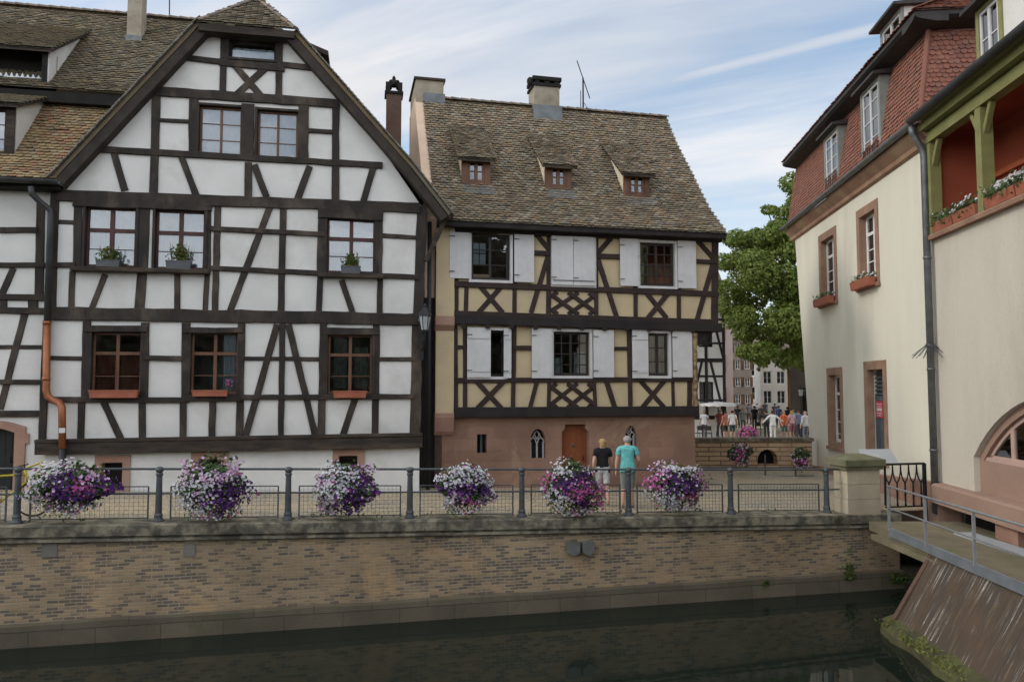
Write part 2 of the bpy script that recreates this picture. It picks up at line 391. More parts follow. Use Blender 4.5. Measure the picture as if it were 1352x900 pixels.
# ------------------------------------------------------------------ frames
def frame_from(px, py_base, zbase, dist, ang):
    r = ray(px, py_base); p = EYE + r * (dist / r.y); return Frame((p.x, p.y, zbase), ang)
angL = math.atan(.189)
FL = Frame((-11.6, 20.99 + .189 * -11.6, 0), angL)          # left gabled house, near its left corner
FN = Frame((FL.O.x - FL.ax.x * 0 + FL.ay.x * .14, FL.O.y + FL.ay.y * .14, 0), angL)   # the wing left of it, a little set back
LX = lambda x, y, d=0: FL.uv(x, y, d)
def beams(mb, fr, lst, proud=.026, back=.05, jit=.08):
    for k, (x0, y0, x1, y1, wpx) in enumerate(lst):
        a = fr.uv(x0, y0); b = fr.uv(x1, y1); w = wpx * .93 * fr.px2m((x0 + x1) / 2, (y0 + y1) / 2)
        mb.beam(a, b, w, -proud - .0009 * (k % 37) - (.036 if abs(y1 - y0) < .35 * abs(x1 - x0) and w > .12 else 0), back, jit)
# ================================================================== LEFT GABLED HOUSE
house_l = fthing(FL, 'half_timbered_house', 'tall white half-timbered gable house with dark beams and copper downpipe', 'house')
def lrect(x0, y0, x1, y1, fr=FL, d=0):
    a = fr.uv(x0, (y0 + y1) / 2, d); b = fr.uv(x1, (y0 + y1) / 2, d); t = fr.uv((x0 + x1) / 2, y0, d); u = fr.uv((x0 + x1) / 2, y1, d)
    return (a[0], b[0], u[1], t[1])
zl = LX(100, 652)[1]
xl0 = LX(58, 640)[0]; xl1 = LX(554, 560)[0]
sl = lambda x, y: LX(x, y)
outer = [(xl0, -.4), (xl1, -.4), (xl1, sl(556, 272)[1]), sl(497, 186), sl(388, 56), sl(275, 50), sl(80, 248), (xl0, sl(76, 262)[1])]
WL = {'top': lrect(302, 54, 365, 79), 'g1': lrect(262, 140, 320, 207), 'g2': lrect(339, 146, 394, 210),
      'u1': lrect(112, 273, 180, 353), 'u2': lrect(204, 277, 271, 356), 'u3': lrect(431, 287, 496, 361),
      'd1': lrect(120, 438, 187, 520), 'd2': lrect(251, 438, 315, 521), 'd3': lrect(432, 441, 492, 521)}
CEL = [lrect(134, 610, 162, 648), lrect(262, 606, 292, 640), lrect(447, 601, 472, 624)]
wl = MB(); wl.wall(outer, [rect(*w) for w in list(WL.values()) + CEL], 0, .32)
DL = 9.5
wl.box(xl0, xl0 + .25, .33, DL, -.4, sl(76, 262)[1]); wl.box(xl1 - .25, xl1, .33, DL, -.4, sl(556, 272)[1])
wl.prism([(p[0], p[1]) for p in outer], DL, DL + .25)
wl.box(xl0 + .26, xl1 - .26, .33, DL, 2.35, 2.5); wl.box(xl0 + .26, xl1 - .26, .33, DL, 5.6, 5.75)
wl.prism([(p_[0] * .98 + .1, p_[1] - .15) for p_ in outer], 2.6, 2.7)
wl.build('wall', MAT_PLASTER, house_l)
b1 = [ # x0, y0, x1, y1, width
 (247,77,297,83,8),(373,86,415,91,8),(290,83,376,91,10),(206,121,448,138,13),(122,197,505,219,9),(76,258,554,275,15),(64,414,552,421.5,18),
 (76,293,103,294,6),(74,350,100,350,7),(279,302,430,310,7),(279,354,425,361,7),(503,311,552,314,6),(503,364,552,366,7),
 (64,472,110,473,6),(64,527,250,528,8),(192,472,243,473,7),(319,473,427,474,6),(319,524,500,524,7),(500,474,548,474,6),(500,523,546,523,7),
 (296,48,294,130,9),(369,55,368,133,9),(310,87,347,130,9),(352,89,311,127,9),
 (207,122,203,258,11),(443,140,443,268,10),(256,130,255,206,12),(328,138,327,212,17),(401,140,401,212,13),
 (151,203,165,252,9),(240,208,259,258,9),(328,215,328,265,10),(336,218,352,260,9),(409,220,392,265,9),(493,221,479,268,9),(212,159,250,161,5),(407,173,440,175,6),
 (73,255,68,412,12),(557,272,552,420,14),(104,262,102,356,11),(191,266,188,358,15),(275,268,274,358,9),(97,266,280,273,14),(288,269,284,410,9),
 (96,358,94,410,8),(188,360,184,410,13),(234,362,234,410,8),(274,362,271,410,7),(139,362,120,410,8),(357,272,304,410,9),(374,271,371,412,9),
 (426,275,424,364,12),(500,278,499,366,12),(420,281,506,286,14),(423,364,421,412,8),(502,366,501,414,8),(451,370,466,414,8),
 (62,424,56,580,10),(115,424,113,528,11),(108,530,107,580,9),(192,426,190,530,11),(188,530,188,580,9),(112,434,195,434,9),(135,526,160,580,9),
 (246,426,245,530,11),(319,427,316,576,10),(243,436,322,436,8),(242,530,242,580,9),(281,523,280,578,9),(244,526,320,526,8),
 (366,428,325,574,9),(373,424,371,575,8),(381,428,416,574,9),(427,426,424,574,10),(497,428,495,574,10),(424,437,500,438,10),(471,520,453,574,9),(551,424,548,574,15)]
tb = MB(); beams(tb, FL, b1); tb.build('timber_frame', MAT_TIMBER, house_l)
sb = MB(); beams(sb, FL, [(50,592,557,583,16)], .16, .02, .03); beams(sb, FL, [(50,582,557,573,5)], .21, .02, .02); sb.build('sill_beam', MAT_TIMBER_V, house_l)
# window casings: reveals lined with timber, then the sashes
def casing(fr, par, w, t=.05, d=.16, mat=None, pr=.05):
    m = MB(); x0, x1, z0, z1 = w
    m.box(x0 - t, x0 + .012, -pr, d, z0 - t, z1 + t); m.box(x1 - .012, x1 + t, -pr, d, z0 - t, z1 + t)
    m.box(x0 + .013, x1 - .013, -pr + .003, d, z1 - .012, z1 + t - .003); m.box(x0 + .013, x1 - .013, -pr - .02, d, z0 - t, z0 + .012)
    return m.build('casing', mat or MAT_TIMBER, par)
def inset(w, k=.02): return (w[0] + k, w[1] - k, w[2] + k, w[3] - k)
def winL(key, **kw):
    w = inset(WL[key]); o = window(house_l, *w, .09, **kw); casing(FL, o, WL[key]); return o
NETS = [(.0, .48, .05, 1), (.52, 1, .05, 1)]
winL('top', fmat=MAT_TIMBER, cols=1, bars=(), curtain=[(0, 1, 0, .75)])
winL('g1', fmat=MAT_BROWNWOOD, cols=2, bars=(.335, .665), curtain=[(0, 1, 0, 1)])
winL('g2', fmat=MAT_BROWNWOOD, cols=2, bars=(.335, .665), curtain=[(0, .45, 0, 1), (.5, 1, 0, 1)])
for k in ('u1', 'u2', 'u3'): winL(k, fmat=MAT_SILL, cols=2, bars=(.3, .62), heavy=.62, curtain=NETS, mull=.10)
winL('d1', fmat=MAT_BROWNWOOD, cols=2, bars=(.28, .66), heavy=.66, curtain=[(0, .5, 0, .62), (.5, 1, .0, .62)], cmat=MAT_REDCURT, mull=.08)
winL('d2', fmat=MAT_BROWNWOOD, cols=2, bars=(.3, .66), heavy=.66, curtain=[(.66, .92, 0, 1)], mull=.08)
winL('d3', fmat=MAT_BROWNWOOD, cols=2, bars=(.3, .66), heavy=.66, curtain=[(.12, .42, 0.1, 1), (.6, .9, .1, .8)], cmat=M('grey_green_curtain', (.30, .32, .27), (.16, .17, .14), 8, .9, .1), mull=.08)
for (x0, y0, x1, y1) in ((97,356,192,358),(192,358,278,360),(421,364,506,366)):
    ls = MB(); a = sl(x0, y0); b = sl(x1, y1); ls.beam(a, b, .11, -.24 - random.uniform(0, .006), .02, .03); ls.build('sill_board', MAT_TIMBER_V, house_l)
# cellar openings with sandstone surrounds
for i, (c, sx) in enumerate(zip(CEL, ((125,601,172,650), (252,597,301,645), (439,593,481,630)))):
    o = lrect(*sx); m = MB(); m.wall(rect(*o), [rect(c[0] + .006, c[1] - .006, c[2] + .006, c[3] - .006)], -.035, .2); s_ = m.build('stone_surround', MAT_SANDSTONE, house_l)
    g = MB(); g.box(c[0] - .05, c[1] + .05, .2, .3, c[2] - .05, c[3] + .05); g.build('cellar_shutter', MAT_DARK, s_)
    if i == 2:
        g = MB()
        for k in range(5):
            x = c[0] + (c[1] - c[0]) * (k + .5) / 5; g.box(x - .03, x + .03, .05, .08, c[3] - .12 + .02 * (k % 2), c[3] - .02)
        g.build('grille', MAT_DARK, s_)
# gabled roof: two slabs with tiled tops, verge boards, half hip
apex = sl(333.6, -23); rl = sl(74, 238); rr = sl(594, 285); rr2 = sl(545, 222)
pr_l = [rl, apex]; gr = MB()
def slab(mb, a, b, th, y0, y1):
    a = Vector(a); b = Vector(b); d = (b - a).normalized(); n = Vector((-d.y, d.x)); n = n if n.y > 0 else -n
    mb.prism([a, b, b - n * th, a - n * th], y0, y1)
hipy = .85
slab(gr, (sl(269,31)[0], sl(269,31)[1]), rl, .09, -.32, DL + .3); slab(gr, sl(391,47), rr2, .09, -.32, DL + .3); slab(gr, rr2, rr, .085, -.34, DL + .3)
slab(gr, apex, (sl(269,31)[0], sl(269,31)[1]), .16, hipy, DL + .29); slab(gr, apex, sl(391,47), .16, hipy, DL + .29)
roof_l = gr.build('roof', MAT_TILE_OLD, house_l)
ht = MB(); e0 = sl(264, 36); e1 = sl(393, 48); pe = (-.42, (e0[1] + e1[1]) / 2 - .03); pt = (hipy, apex[1] - .04); HL = math.dist(pe, pt)
tiled(ht, [pe, pt], lambda v: e0[0] + (apex[0] - e0[0] - .12) * v / HL, lambda v: e1[0] + (apex[0] - e1[0] + .12) * v / HL, .16, .12)
hipo = ht.build('hip', MAT_TILE_OLD, roof_l)
rt = MB(); ridge_tiles(rt, (e0[0], pe[0], pe[1] + .02), (apex[0], pt[0], pt[1] + .05), .1); ridge_tiles(rt, (e1[0], pe[0], pe[1] + .02), (apex[0], pt[0], pt[1] + .05), .1)
ridge_tiles(rt, (apex[0], hipy, apex[1] + .05), (apex[0], DL + .3, apex[1] + .05)); rt.build('ridge', MAT_RIDGE, roof_l)
fb = MB(); fb.box(e0[0] + .05, e1[0] - .05, -.40, -.02, pe[1] - .22, pe[1] - .03); fb.build('hip_soffit', MAT_TIMBER_V, roof_l)
def off(p, q, o):
    p = Vector(p); q = Vector(q); d = (q - p).normalized(); n = Vector((-d.y, d.x)); n = n if n.y > 0 else -n
    return p - n * o, q - n * o
for p, q in ((sl(269,31), rl), (sl(391,47), rr2), (rr2, rr)):
    vb = MB(); a, b = off(p, q, .215); vb.beam(a, b, .235, -.30 - random.uniform(0, .006), .06, .03); vb.build('verge_board', MAT_VERGE, roof_l)
# verge tile edges: a thin row of tile ends along the slopes
for p, q in ((sl(269,31), rl), (sl(391,47), rr2), (rr2, rr)):
    p = Vector(p); q = Vector(q); L = (q - p).length; d = (q - p) / L; n = Vector((-d.y, d.x)); n = n if n.y > 0 else -n
    k = 0; vt = MB()
    while k * .13 < L:
        a = p + d * k * .13; b = a + d * .16; vt.prism([a + n * .01, b + n * (.03 + random.uniform(0, .012)), b + n * .055, a + n * .035], -.40 - random.uniform(0, .03), 0.1); k += 1
    vt.build('verge_tiles', MAT_GREYT, roof_l)
# dormer that sticks out of the far slope (only its eaves show against the sky)
d0 = FL.uv(402, 62, 3.0); d1 = FL.uv(434, 71, 3.0); dd = MB()
dd.prism([(d0[0] - 1.2, d0[1] + .55), (d1[0], d1[1]), (d1[0], d1[1] - .14), (d0[0] - 1.2, d0[1] + .35)], 2.8, 5.6)
dd.prism([(d0[0] - 1.2, d0[1] + .3), (d1[0] - .22, d1[1] - .12), (d1[0] - .30, d1[1] - .75), (d0[0] - 1.0, d0[1] - .9)], 3.0, 5.4)
dd.build('dormer', MAT_TIMBER_V, roof_l)
# tall brick chimney with its moulded cap, behind the right slope
cx0 = FL.uv(510, 150, 6.0); cx1 = FL.uv(530, 150, 6.0); ct = FL.uv(520, 124, 6.0)[1]; cm = MB(); cw = cx1[0] - cx0[0]; cxc = (cx0[0] + cx1[0]) / 2
cm.box(cx0[0], cx1[0], 6, 6 + cw, 6, ct); MAT_CHB = M_brick('brown_chimney_brick', (.165, .105, .082), (.145, .092, .072), (.15, .10, .078), .22, .07, .008)
ch = cm.build('chimney', MAT_CHB, roof_l)
cc = MB(); cc.box(cx0[0] - .06, cx1[0] + .06, 5.94, 6.06 + cw, ct, ct + .09)
for sx in (-1, 1):
    for sy in (-1, 1): cc.box(cxc + sx * cw * .42 - .07, cxc + sx * cw * .42 + .07, 6 + cw / 2 + sy * cw * .42 - .07, 6 + cw / 2 + sy * cw * .42 + .07, ct + .09, ct + .42)
for (dx, dz, r) in ((-.17, .34, .12), (.17, .36, .12), (0, .46, .13), (-.1, .52, .09), (.12, .52, .09), (0, .62, .07)): cc.ball((cxc + dx, 6 + cw / 2, ct + dz), r, r * 1.5, r, 8, 6)
cc.lathe([(.09, .55), (.05, .62), (.07, .68), (.02, .76)], (cxc, 6 + cw / 2, ct), 8)
cc.build('chimney_cap', MAT_DARK, ch)
# ---------------------------------------------------------------- eave post and downpipe at the corner
dp = MB(); D = -.16
def P(x, y, d): a = FL.uv(x, y, d); return (a[0], d, a[1])
dp.tube([P(41,246,-.45), P(42,256,-.42), P(52,266,-.3), P(66,277,D), P(67,285,D), P(62,424,D)], .075, 10)
dpo = dp.build('downpipe', MAT_DKZINC, house_l, smooth=True)
dc = MB(); dc.tube([P(62,424,D), P(61,515,D), P(63,523,D), P(70,528,D), P(79,532,D - .05), P(82,538,D - .1), P(82.5,592,D - .12)], .085, 10)
for (x, y) in ((62,426),(61,500)): dc.lathe([(.10, -.04), (.10, .04)], P(x, y, D), 10)
t = dc.build('copper_section', MAT_COPPER, dpo, smooth=True); t['label'] = 'orange copper lower length with a jog'
dk = MB(); dk.tube([P(82.5,592,D - .12), P(82.5,682,D - .12)], .08, 10); dk.build('cast_iron_section', MAT_BLACK, dpo, smooth=True)
tg = MB(); a = P(82,568,D - .21); tg.box(a[0] - .07, a[0] + .07, a[1] - .006, a[1], a[2] - .06, a[2] + .06); tg.build('plate', MAT_WHITE, dpo)
# ================================================================== LEFT WING
house_n = fthing(FN, 'half_timbered_house', 'white half-timbered wing with wide mossy roof at the left edge of the picture', 'house')
nx0 = FN.uv(-330, 400)[0]; nx1 = xl0 - .004
nz1 = FN.uv(30, 250)[1]
doorN = lrect(-36, 571, 19, 652, FN)
dz0 = -.4
arc = [(doorN[0], dz0), (doorN[1], dz0), (doorN[1], doorN[3])] + [(doorN[1] + (doorN[0] - doorN[1]) * k / 8, doorN[3] + .12 * math.sin(math.pi * k / 8)) for k in range(1, 8)] + [(doorN[0], doorN[3])]
wn = MB(); wn.wall([(nx0, -.4), (nx1, -.4), (nx1, nz1), (nx0, nz1)], [arc], 0, .3); wn.box(nx0, nx0 + .25, .31, 9, -.4, nz1); wn.box(nx0, nx1, 9, 9.2, -.4, nz1)
wn.build('wall', MAT_PLASTER, house_n)
b2 = [(-120,303,50,304,8),(-120,350,60,350,7),(-120,390,62,393,9),(-120,408,68,411,9),(-120,458,58,458,6),(-120,503,57,504,7),(-120,546,56,546,9),
      (18,354,2,390,9),(33,414,0,540,9),(5,392,5,410,9),(44,393,44,411,13),(54,268,52,394,11),(-60,260,-60,546,10),(-60,414,-90,540,9),(-25,354,-5,390,9)]
tn = MB(); beams(tn, FN, b2); tn.build('timber_frame', MAT_TIMBER, house_n)
# sandstone door surround: a shallow arch with quoins
so = MB(); ow = .24
outerA = [(doorN[0] - ow, dz0), (doorN[1] + ow, dz0), (doorN[1] + ow, doorN[3] + .14)] + [(doorN[1] + ow + (doorN[0] - doorN[1] - 2 * ow) * k / 8, doorN[3] + .14 + .16 * math.sin(math.pi * k / 8)) for k in range(1, 8)] + [(doorN[0] - ow, doorN[3] + .14)]
arc2 = [(x + (.004 if x < (doorN[0] + doorN[1]) / 2 else -.004), z - .003) for x, z in arc]
so.wall(outerA, [[p if p[1] > dz0 else (p[0], dz0 + .01) for p in arc2]], -.05, .18)
q = lrect(30, 572, 39, 585, FN); so.box(q[0], q[1], -.048, .02, q[2], q[3])
dso = so.build('door_surround', MAT_SANDSTONE, house_n)
db = MB(); db.box(doorN[0] - .05, doorN[1] + .05, .2, .26, dz0, doorN[3] + .2)
for k in range(1, 6):
    x = doorN[0] + (doorN[1] - doorN[0]) * k / 6; db.box(x - .008, x + .008, .192, .2, dz0, doorN[3] + .1)
dn = db.build('door', M('dark_green_door', (.018, .024, .02), (.012, .015, .013), 4, .5, .2), house_n)
hb = MB(); hb.tube([(doorN[1] - .15, .19, .9), (doorN[1] - .15, .12, .92), (doorN[1] - .15, .12, 1.05)], .018); hb.build('handle', MAT_BLACK, dn)
# roof of the wing
ZE = FN.uv(30, 236, -.5)[1]; BR = (2.1, FN.uv(100, 139, 2.1)[1]); UE = (1.72, FN.uv(100, 119, 1.72)[1]); RG = (5.6, FN.uv(125, 19, 5.6)[1])
ux1 = FN.uv(330, 20, 5)[0]
lowp = [(-.5, ZE), (.15, ZE + (BR[1] - ZE) * .2), BR]; upp = [UE, (UE[0] + .5, UE[1] + .42), RG]
def gable_line(z): # where the big gable's left slope runs
    return rl[0] + (apex[0] - rl[0]) * (z - rl[1]) / (apex[1] - rl[1])
ltm = MB(); tiled(ltm, lowp, nx0, lambda v: max(nx1, gable_line(prof_at(lowp, v)[0].y) + .2), .18, .135); roof_n = ltm.build('roof', MAT_TILE_TAN, house_n)
ut = MB(); tiled(ut, upp, nx0, lambda v: gable_line(min(prof_at(upp, v)[0].y, apex[1] - .3)) + .4, .17, .125)
ut.add([(nx0, RG[0], RG[1]), (ux1, RG[0], RG[1]), (ux1, RG[0] + 5, RG[1] - 6.5), (nx0, RG[0] + 5, RG[1] - 6.5)], [(0, 1, 2, 3)])
uo = ut.build('upper_slope', MAT_TILE_OLD, roof_n)
rn = MB(); ridge_tiles(rn, (nx0, RG[0], RG[1] + .08), (ux1, RG[0], RG[1] + .08), .13); rn.build('ridge', MAT_RIDGE, roof_n)
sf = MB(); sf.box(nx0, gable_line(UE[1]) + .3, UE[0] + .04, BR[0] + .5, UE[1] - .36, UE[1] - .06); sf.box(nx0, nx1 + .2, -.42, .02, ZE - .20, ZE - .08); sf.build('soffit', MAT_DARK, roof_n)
gu = MB(); ga = FN.uv(-150, 248, -.6); zz = ZE - .06
gu.smooth = True
pts = []
for j in range(9):
    an = math.pi + math.pi * j / 8; pts.append((-.58 + .11 * math.cos(an), zz + .04 + .11 * math.sin(an)))
pts2 = [(-.58 + .095 * math.cos(math.pi + math.pi * j / 8), zz + .04 + .095 * math.sin(math.pi + math.pi * j / 8)) for j in range(8, -1, -1)]
gu.smooth = False; gu.prism_x(pts + pts2, nx0, xl0 + .25); gu.build('gutter', MAT_DKZINC, house_n)
# long open dormer in the upper slope, small window dormer in the lower one
def roof_dormer(fr, par, pa, pb, x0, x1, yb, yt, xb, tile, cheekmat, frontmat, prof2, win=None, over=.22, name='dormer'):
    """pa, pb: two profile points of the roof it sits on; photo pixels give front corners, top line and how far back its roof runs"""
    s0 = fr.on_roof(x0, yb, pa, pb); s1 = fr.on_roof(x1, yb, pa, pb); d = (s0.y + s1.y) / 2; z0 = (s0.z + s1.z) / 2
    X0 = fr.uv(x0, (yb + yt) / 2, d)[0]; X1 = fr.uv(x1, (yb + yt) / 2, d)[0]; z1 = fr.uv((x0 + x1) / 2, yt, d)[1]
    bk = fr.on_roof(xb[0], xb[1], pa, pb); D2 = bk.y; Z2 = bk.z
    t = MB(); k = (Z2 - z1) / (D2 - d); L = [(d - over, z1 - over * k + .05), (D2 + .12, Z2 + .12 * k + .06)]
    tiled(t, L, lambda v: X0 - .16, lambda v: X1 + .16, .17, .125)
    o = t.build(name, tile, par)
    for X in (X0, X1 - .05):
        m = MB(); m.prism_x([(d + .01, z0 - .1), (d + .01, z1), (D2, Z2), ], X, X + .05); m.build('cheek', cheekmat, o)
    u = MB(); u.prism_x([(L[0][0] + .02, L[0][1] - .01), (L[1][0], L[1][1] - .02), (L[1][0], L[1][1] - .08), (L[0][0] + .02, L[0][1] - .08)], X0 - .14, X1 + .14); u.build('dormer_soffit', MAT_TIMBER_V, o)
    return o, X0, X1, d, z0, z1
o, X0, X1, d, z0, z1 = roof_dormer(FN, roof_n, UE, RG, -110, 65, 104, 58, (60, 40), MAT_TILE_OLD, MAT_PLASTER, None, None)
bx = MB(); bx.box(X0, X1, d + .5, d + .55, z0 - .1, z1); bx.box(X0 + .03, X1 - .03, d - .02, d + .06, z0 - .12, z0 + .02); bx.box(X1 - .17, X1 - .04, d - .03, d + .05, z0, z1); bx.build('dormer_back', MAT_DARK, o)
bx = MB(); bx.box(X0, X1 - .2, d + .2, d + .23, z0 + .02, z0 + .2)
for k in range(22):
    x = X0 + (X1 - X0 - .25) * k / 22; bx.prism([(x, z0 + .19), (x + .1, z0 + .19), (x + .05, z0 + .29 + random.uniform(-.03, .03))], d + .2, d + .23)
bx.build('lace_blind', MAT_NET, o)
o, X0, X1, d, z0, z1 = roof_dormer(FN, roof_n, lowp[1], lowp[2], -60, 20, 204, 136, (30, 128), MAT_TILE_OLD, MAT_PLASTER, None, None)
fm = MB(); fm.wall(rect(X0, X1, z0 - .1, z1), [rect(X1 - 1.1, X1 - .2, z0 + .05, z1 - .15)], d - .04, d + .06); fm.build('dormer_front', MAT_TIMBER_V, o)
window(o, X1 - 1.1, X1 - .2, z0 + .05, z1 - .15, d + .01, MAT_TIMBER, 2, (.33, .66), curtain=[(0, 1, 0, 1)], name='dormer_window')
# chimney on the wing's roof and a thin mast
c0 = FN.on_roof(167, 52, UE, RG); c1 = FN.on_roof(187, 52, UE, RG); cm = MB(); cm.box(c0.x, c1.x, c0.y, c0.y + .5, c0.z - .6, RG[1] + 2.2)
ch2 = cm.build('chimney', MAT_STONE_CH, roof_n)
cm = MB(); cm.box(c0.x - .03, c1.x + .03, c0.y - .03, c0.y + .53, c0.z - .6, c0.z + .14); cm.build('flashing', MAT_ZINC, ch2)
m0 = FN.uv(224, 30, 5.6); m1 = FN.uv(224, -40, 5.6)
mast = fthing(FN, 'antenna_mast', 'thin bare antenna mast on the ridge of the far left roof', 'antenna')
mm = MB(); mm.tube([(m0[0], 5.6, m0[1] - .4), (m1[0], 5.6, m1[1])], .022, 6); mm.build('pole', MAT_BLACK, mast)
# ---------------------------------------------------------------- things fixed or standing on the left house
def planter(px0, py0, px1, py1, pxt, label, dep=-.17, fr=FL):
    a = fr.uv(px0, py1, dep); b = fr.uv(px1, py0, dep); xc = (a[0] + b[0]) / 2; w = b[0] - a[0]; h = b[1] - a[1]
    o = thing('planter', label, 'planter', fr.world((xc, dep, a[1])), fr.ang, 'small planters on the upper window sills')
    m = MB(); m.prism([(-w / 2 * .93, 0), (w / 2 * .93, 0), (w / 2, h), (-w / 2, h)], -.07, .07); m.box(-w / 2 - .008, w / 2 + .008, -.078, .078, h - .02, h + .004); m.build('trough', MAT_GREYBOX, o)
    hh = fr.uv((px0 + px1) / 2, pxt, dep)[1] - b[1]
    for mat, nm, n_, sp in ((MAT_LEAF, 'leaves', 90, 1.25), (MAT_LEAF_Y, 'yellow_leaves', 60, .65)):
        m = MB()
        for _ in range(n_):
            q = random.gauss(0, .32); q = max(-1, min(1, q)); zz = random.random() * (1 - abs(q) * .7)
            m.leaf((q * w * .55 * sp, random.uniform(-.08, .08), h + zz * hh), random.uniform(.03, .06), None, 2.2)
        for _ in range(10):
            x = random.uniform(-w * .3, w * .3); m.tube([(x, 0, h - .02), (x * 1.4, random.uniform(-.05, .05), h + hh * random.uniform(.6, 1.05))], .006, 4)
        m.build(nm, mat, o)
    return o
planter(127, 344, 159, 352, 325, 'grey planter with a low bushy green plant, leftmost on the upper sills')
planter(219, 345, 253, 355, 321, 'grey planter with wide yellow-green plant, under the second upper window from the left')
planter(450, 352, 476, 361, 333, 'grey planter with a small upright plant on the single upper window sill by the lamp')
def tbox(px0, py0, px1, py1, label):
    a = FL.uv(px0, py1, -.16); b = FL.uv(px1, py0, -.16); w = b[0] - a[0]; h = b[1] - a[1]
    o = thing('flower_box', label, 'flower box', FL.world(((a[0] + b[0]) / 2, -.16, a[1])), FL.ang, 'empty terracotta boxes on the lower sills')
    m = MB(); m.prism([(-w / 2 * .95, 0), (w / 2 * .95, 0), (w / 2, h), (-w / 2, h)], -.08, .08); m.build('trough', MAT_TERRACOTTA, o)
    m = MB(); m.box(-w / 2 - .012, w / 2 + .012, -.092, .092, h - .025, h + .006); m.build('rim', MAT_TERRACOTTA, o)
    return o
tbox(118, 515, 183, 525, 'long orange terracotta box under the lower left window with red curtains')
tb2 = tbox(254, 515, 301, 523, 'orange terracotta box with one pink flower stem under the middle lower window')
m = MB(); st = MB()
for k in range(12):
    p = (random.uniform(.38, .52), random.uniform(-.03, .03), .1 + random.uniform(.15, .34)); m.blossom(p, .025, (0, -1, .3)); st.tube([(.42, 0, .08), p], .004, 4)
m.build('pink_blossoms', MAT_PM, tb2); st.build('stems', MAT_LEAF, tb2)
tbox(440, 516, 484, 525, 'short orange terracotta box under the lower right window of the gable house')
# wall lantern on the right corner post
la = FL.uv(561, 425, -.42); lamp = thing('wall_lantern', 'old black wall lantern with frosted glass on the corner of the gable house', 'lantern', FL.world((la[0], -.42, la[1])), FL.ang)
m = MB(); m.tube([(-.06, .44, -.75), (-.05, .30, -.72), (0, .1, -.55), (0, 0, -.32), (0, 0, -.2)], .025, 8); m.tube([(-.05, .40, -.55), (-.02, .2, -.5), (0, .04, -.36)], .016, 6); m.box(-.12, 0, .385, .41, -1.0, -.3); m.build('bracket', MAT_BLACK, lamp)
m = MB(); m.lathe([(.09, -.22), (.16, .16)], n=6); m.build('glass', M('frosted_glass', (.42, .44, .43), (.34, .36, .36), 5, .3, .05), lamp)
m = MB()
for j in range(6):
    an = j * math.pi / 3; m.tube([(.095 * math.cos(an), .095 * math.sin(an), -.22), (.168 * math.cos(an), .168 * math.sin(an), .17)], .011, 5)
m.lathe([(.10, -.25), (.10, -.21)], n=6); m.lathe([(.20, .16), (.19, .20), (.13, .28), (.08, .36), (.05, .40), (.06, .43), (.01, .50)], n=6); m.build('cage', MAT_BLACK, lamp)
# ================================================================== MIDDLE HOUSE
angM = math.atan(.2217)
FM = Frame((-1.62, 21.71 + .2217 * -1.62, 0), angM)
house_m = fthing(FM, 'half_timbered_house', 'cream half-timbered house with white shutters, stone ground floor and steep brown tiled roof', 'house')
MAT_CREAM = M('cream_plaster', (.56, .45, .275), (.50, .395, .245), 1.3, .9, .25, 30, c3=(.44, .355, .23))
MAT_TIMBER_R = M('red_brown_timber', (.044, .026, .021), (.024, .015, .013), 3, .75, .5, 20)
MAT_TIMBER_B = M('black_timber', (.026, .021, .019), (.016, .013, .012), 3, .8, .5, 20)
MAT_ASHLAR = M_brick('red_ashlar', (.315, .185, .13), (.26, .15, .105), (.25, .16, .115), .78, .33, .008, .9, None, bstr=.4, pale=(.37, .25, .175))
MAT_GABLE = M('peach_render', (.62, .46, .33), (.54, .40, .29), 1.4, .9, .3, 30, c3=(.50, .38, .28))
MAT_DOOR = M('orange_brown_door', (.25, .075, .028), (.19, .055, .022), 3, .5, .3, 16, (1, 1, .25))
MAT_DKWIN = M('dark_window_wood', (.035, .028, .024), (.022, .018, .016), 4, .5, .2)
def mrect(x0, y0, x1, y1, d=0): return lrect(x0, y0, x1, y1, FM, d)
mu = lambda x, y, d=0: FM.uv(x, y, d)
mx0 = mu(599, 420)[0]; mx1 = mu(944, 380)[0]; mxg = mu(918, 590)[0]; mx1f = mu(914, 470)[0]; xgl = mu(577, 600)[0]
zb2 = mu(760, 423)[1]; zb1 = mu(760, 543)[1]; zev = mu(775, 309)[1]; ZB = -.75
W_U1 = mrect(622, 309, 673, 370); W_U2 = mrect(730, 312, 783, 376); W_U3 = mrect(844, 321, 890, 378)
W_D1 = mrect(620, 436, 666, 497); W_D2 = mrect(730, 438, 778, 496); W_D3 = mrect(855, 440, 882, 496)
DEP = 9.0
m = MB(); m.wall(rect(mx0, mx1, zb2, zev + .12), [rect(*w) for w in (W_U1, W_U2, W_U3)], 0, .3); m.box(mx1 - .25, mx1, .31, DEP, zb2, zev + .3)
m.wall(rect(mx0, mx1f, zb1, zb2 - .002), [rect(*w) for w in (W_D1, W_D2, W_D3)], 0, .3); m.box(mx1f - .25, mx1f, .31, DEP, zb1, zb2 - .003)
m.box(mx0, mx1, .31, DEP, zb2 - .1, zb2 - .004); m.build('wall', MAT_CREAM, house_m)
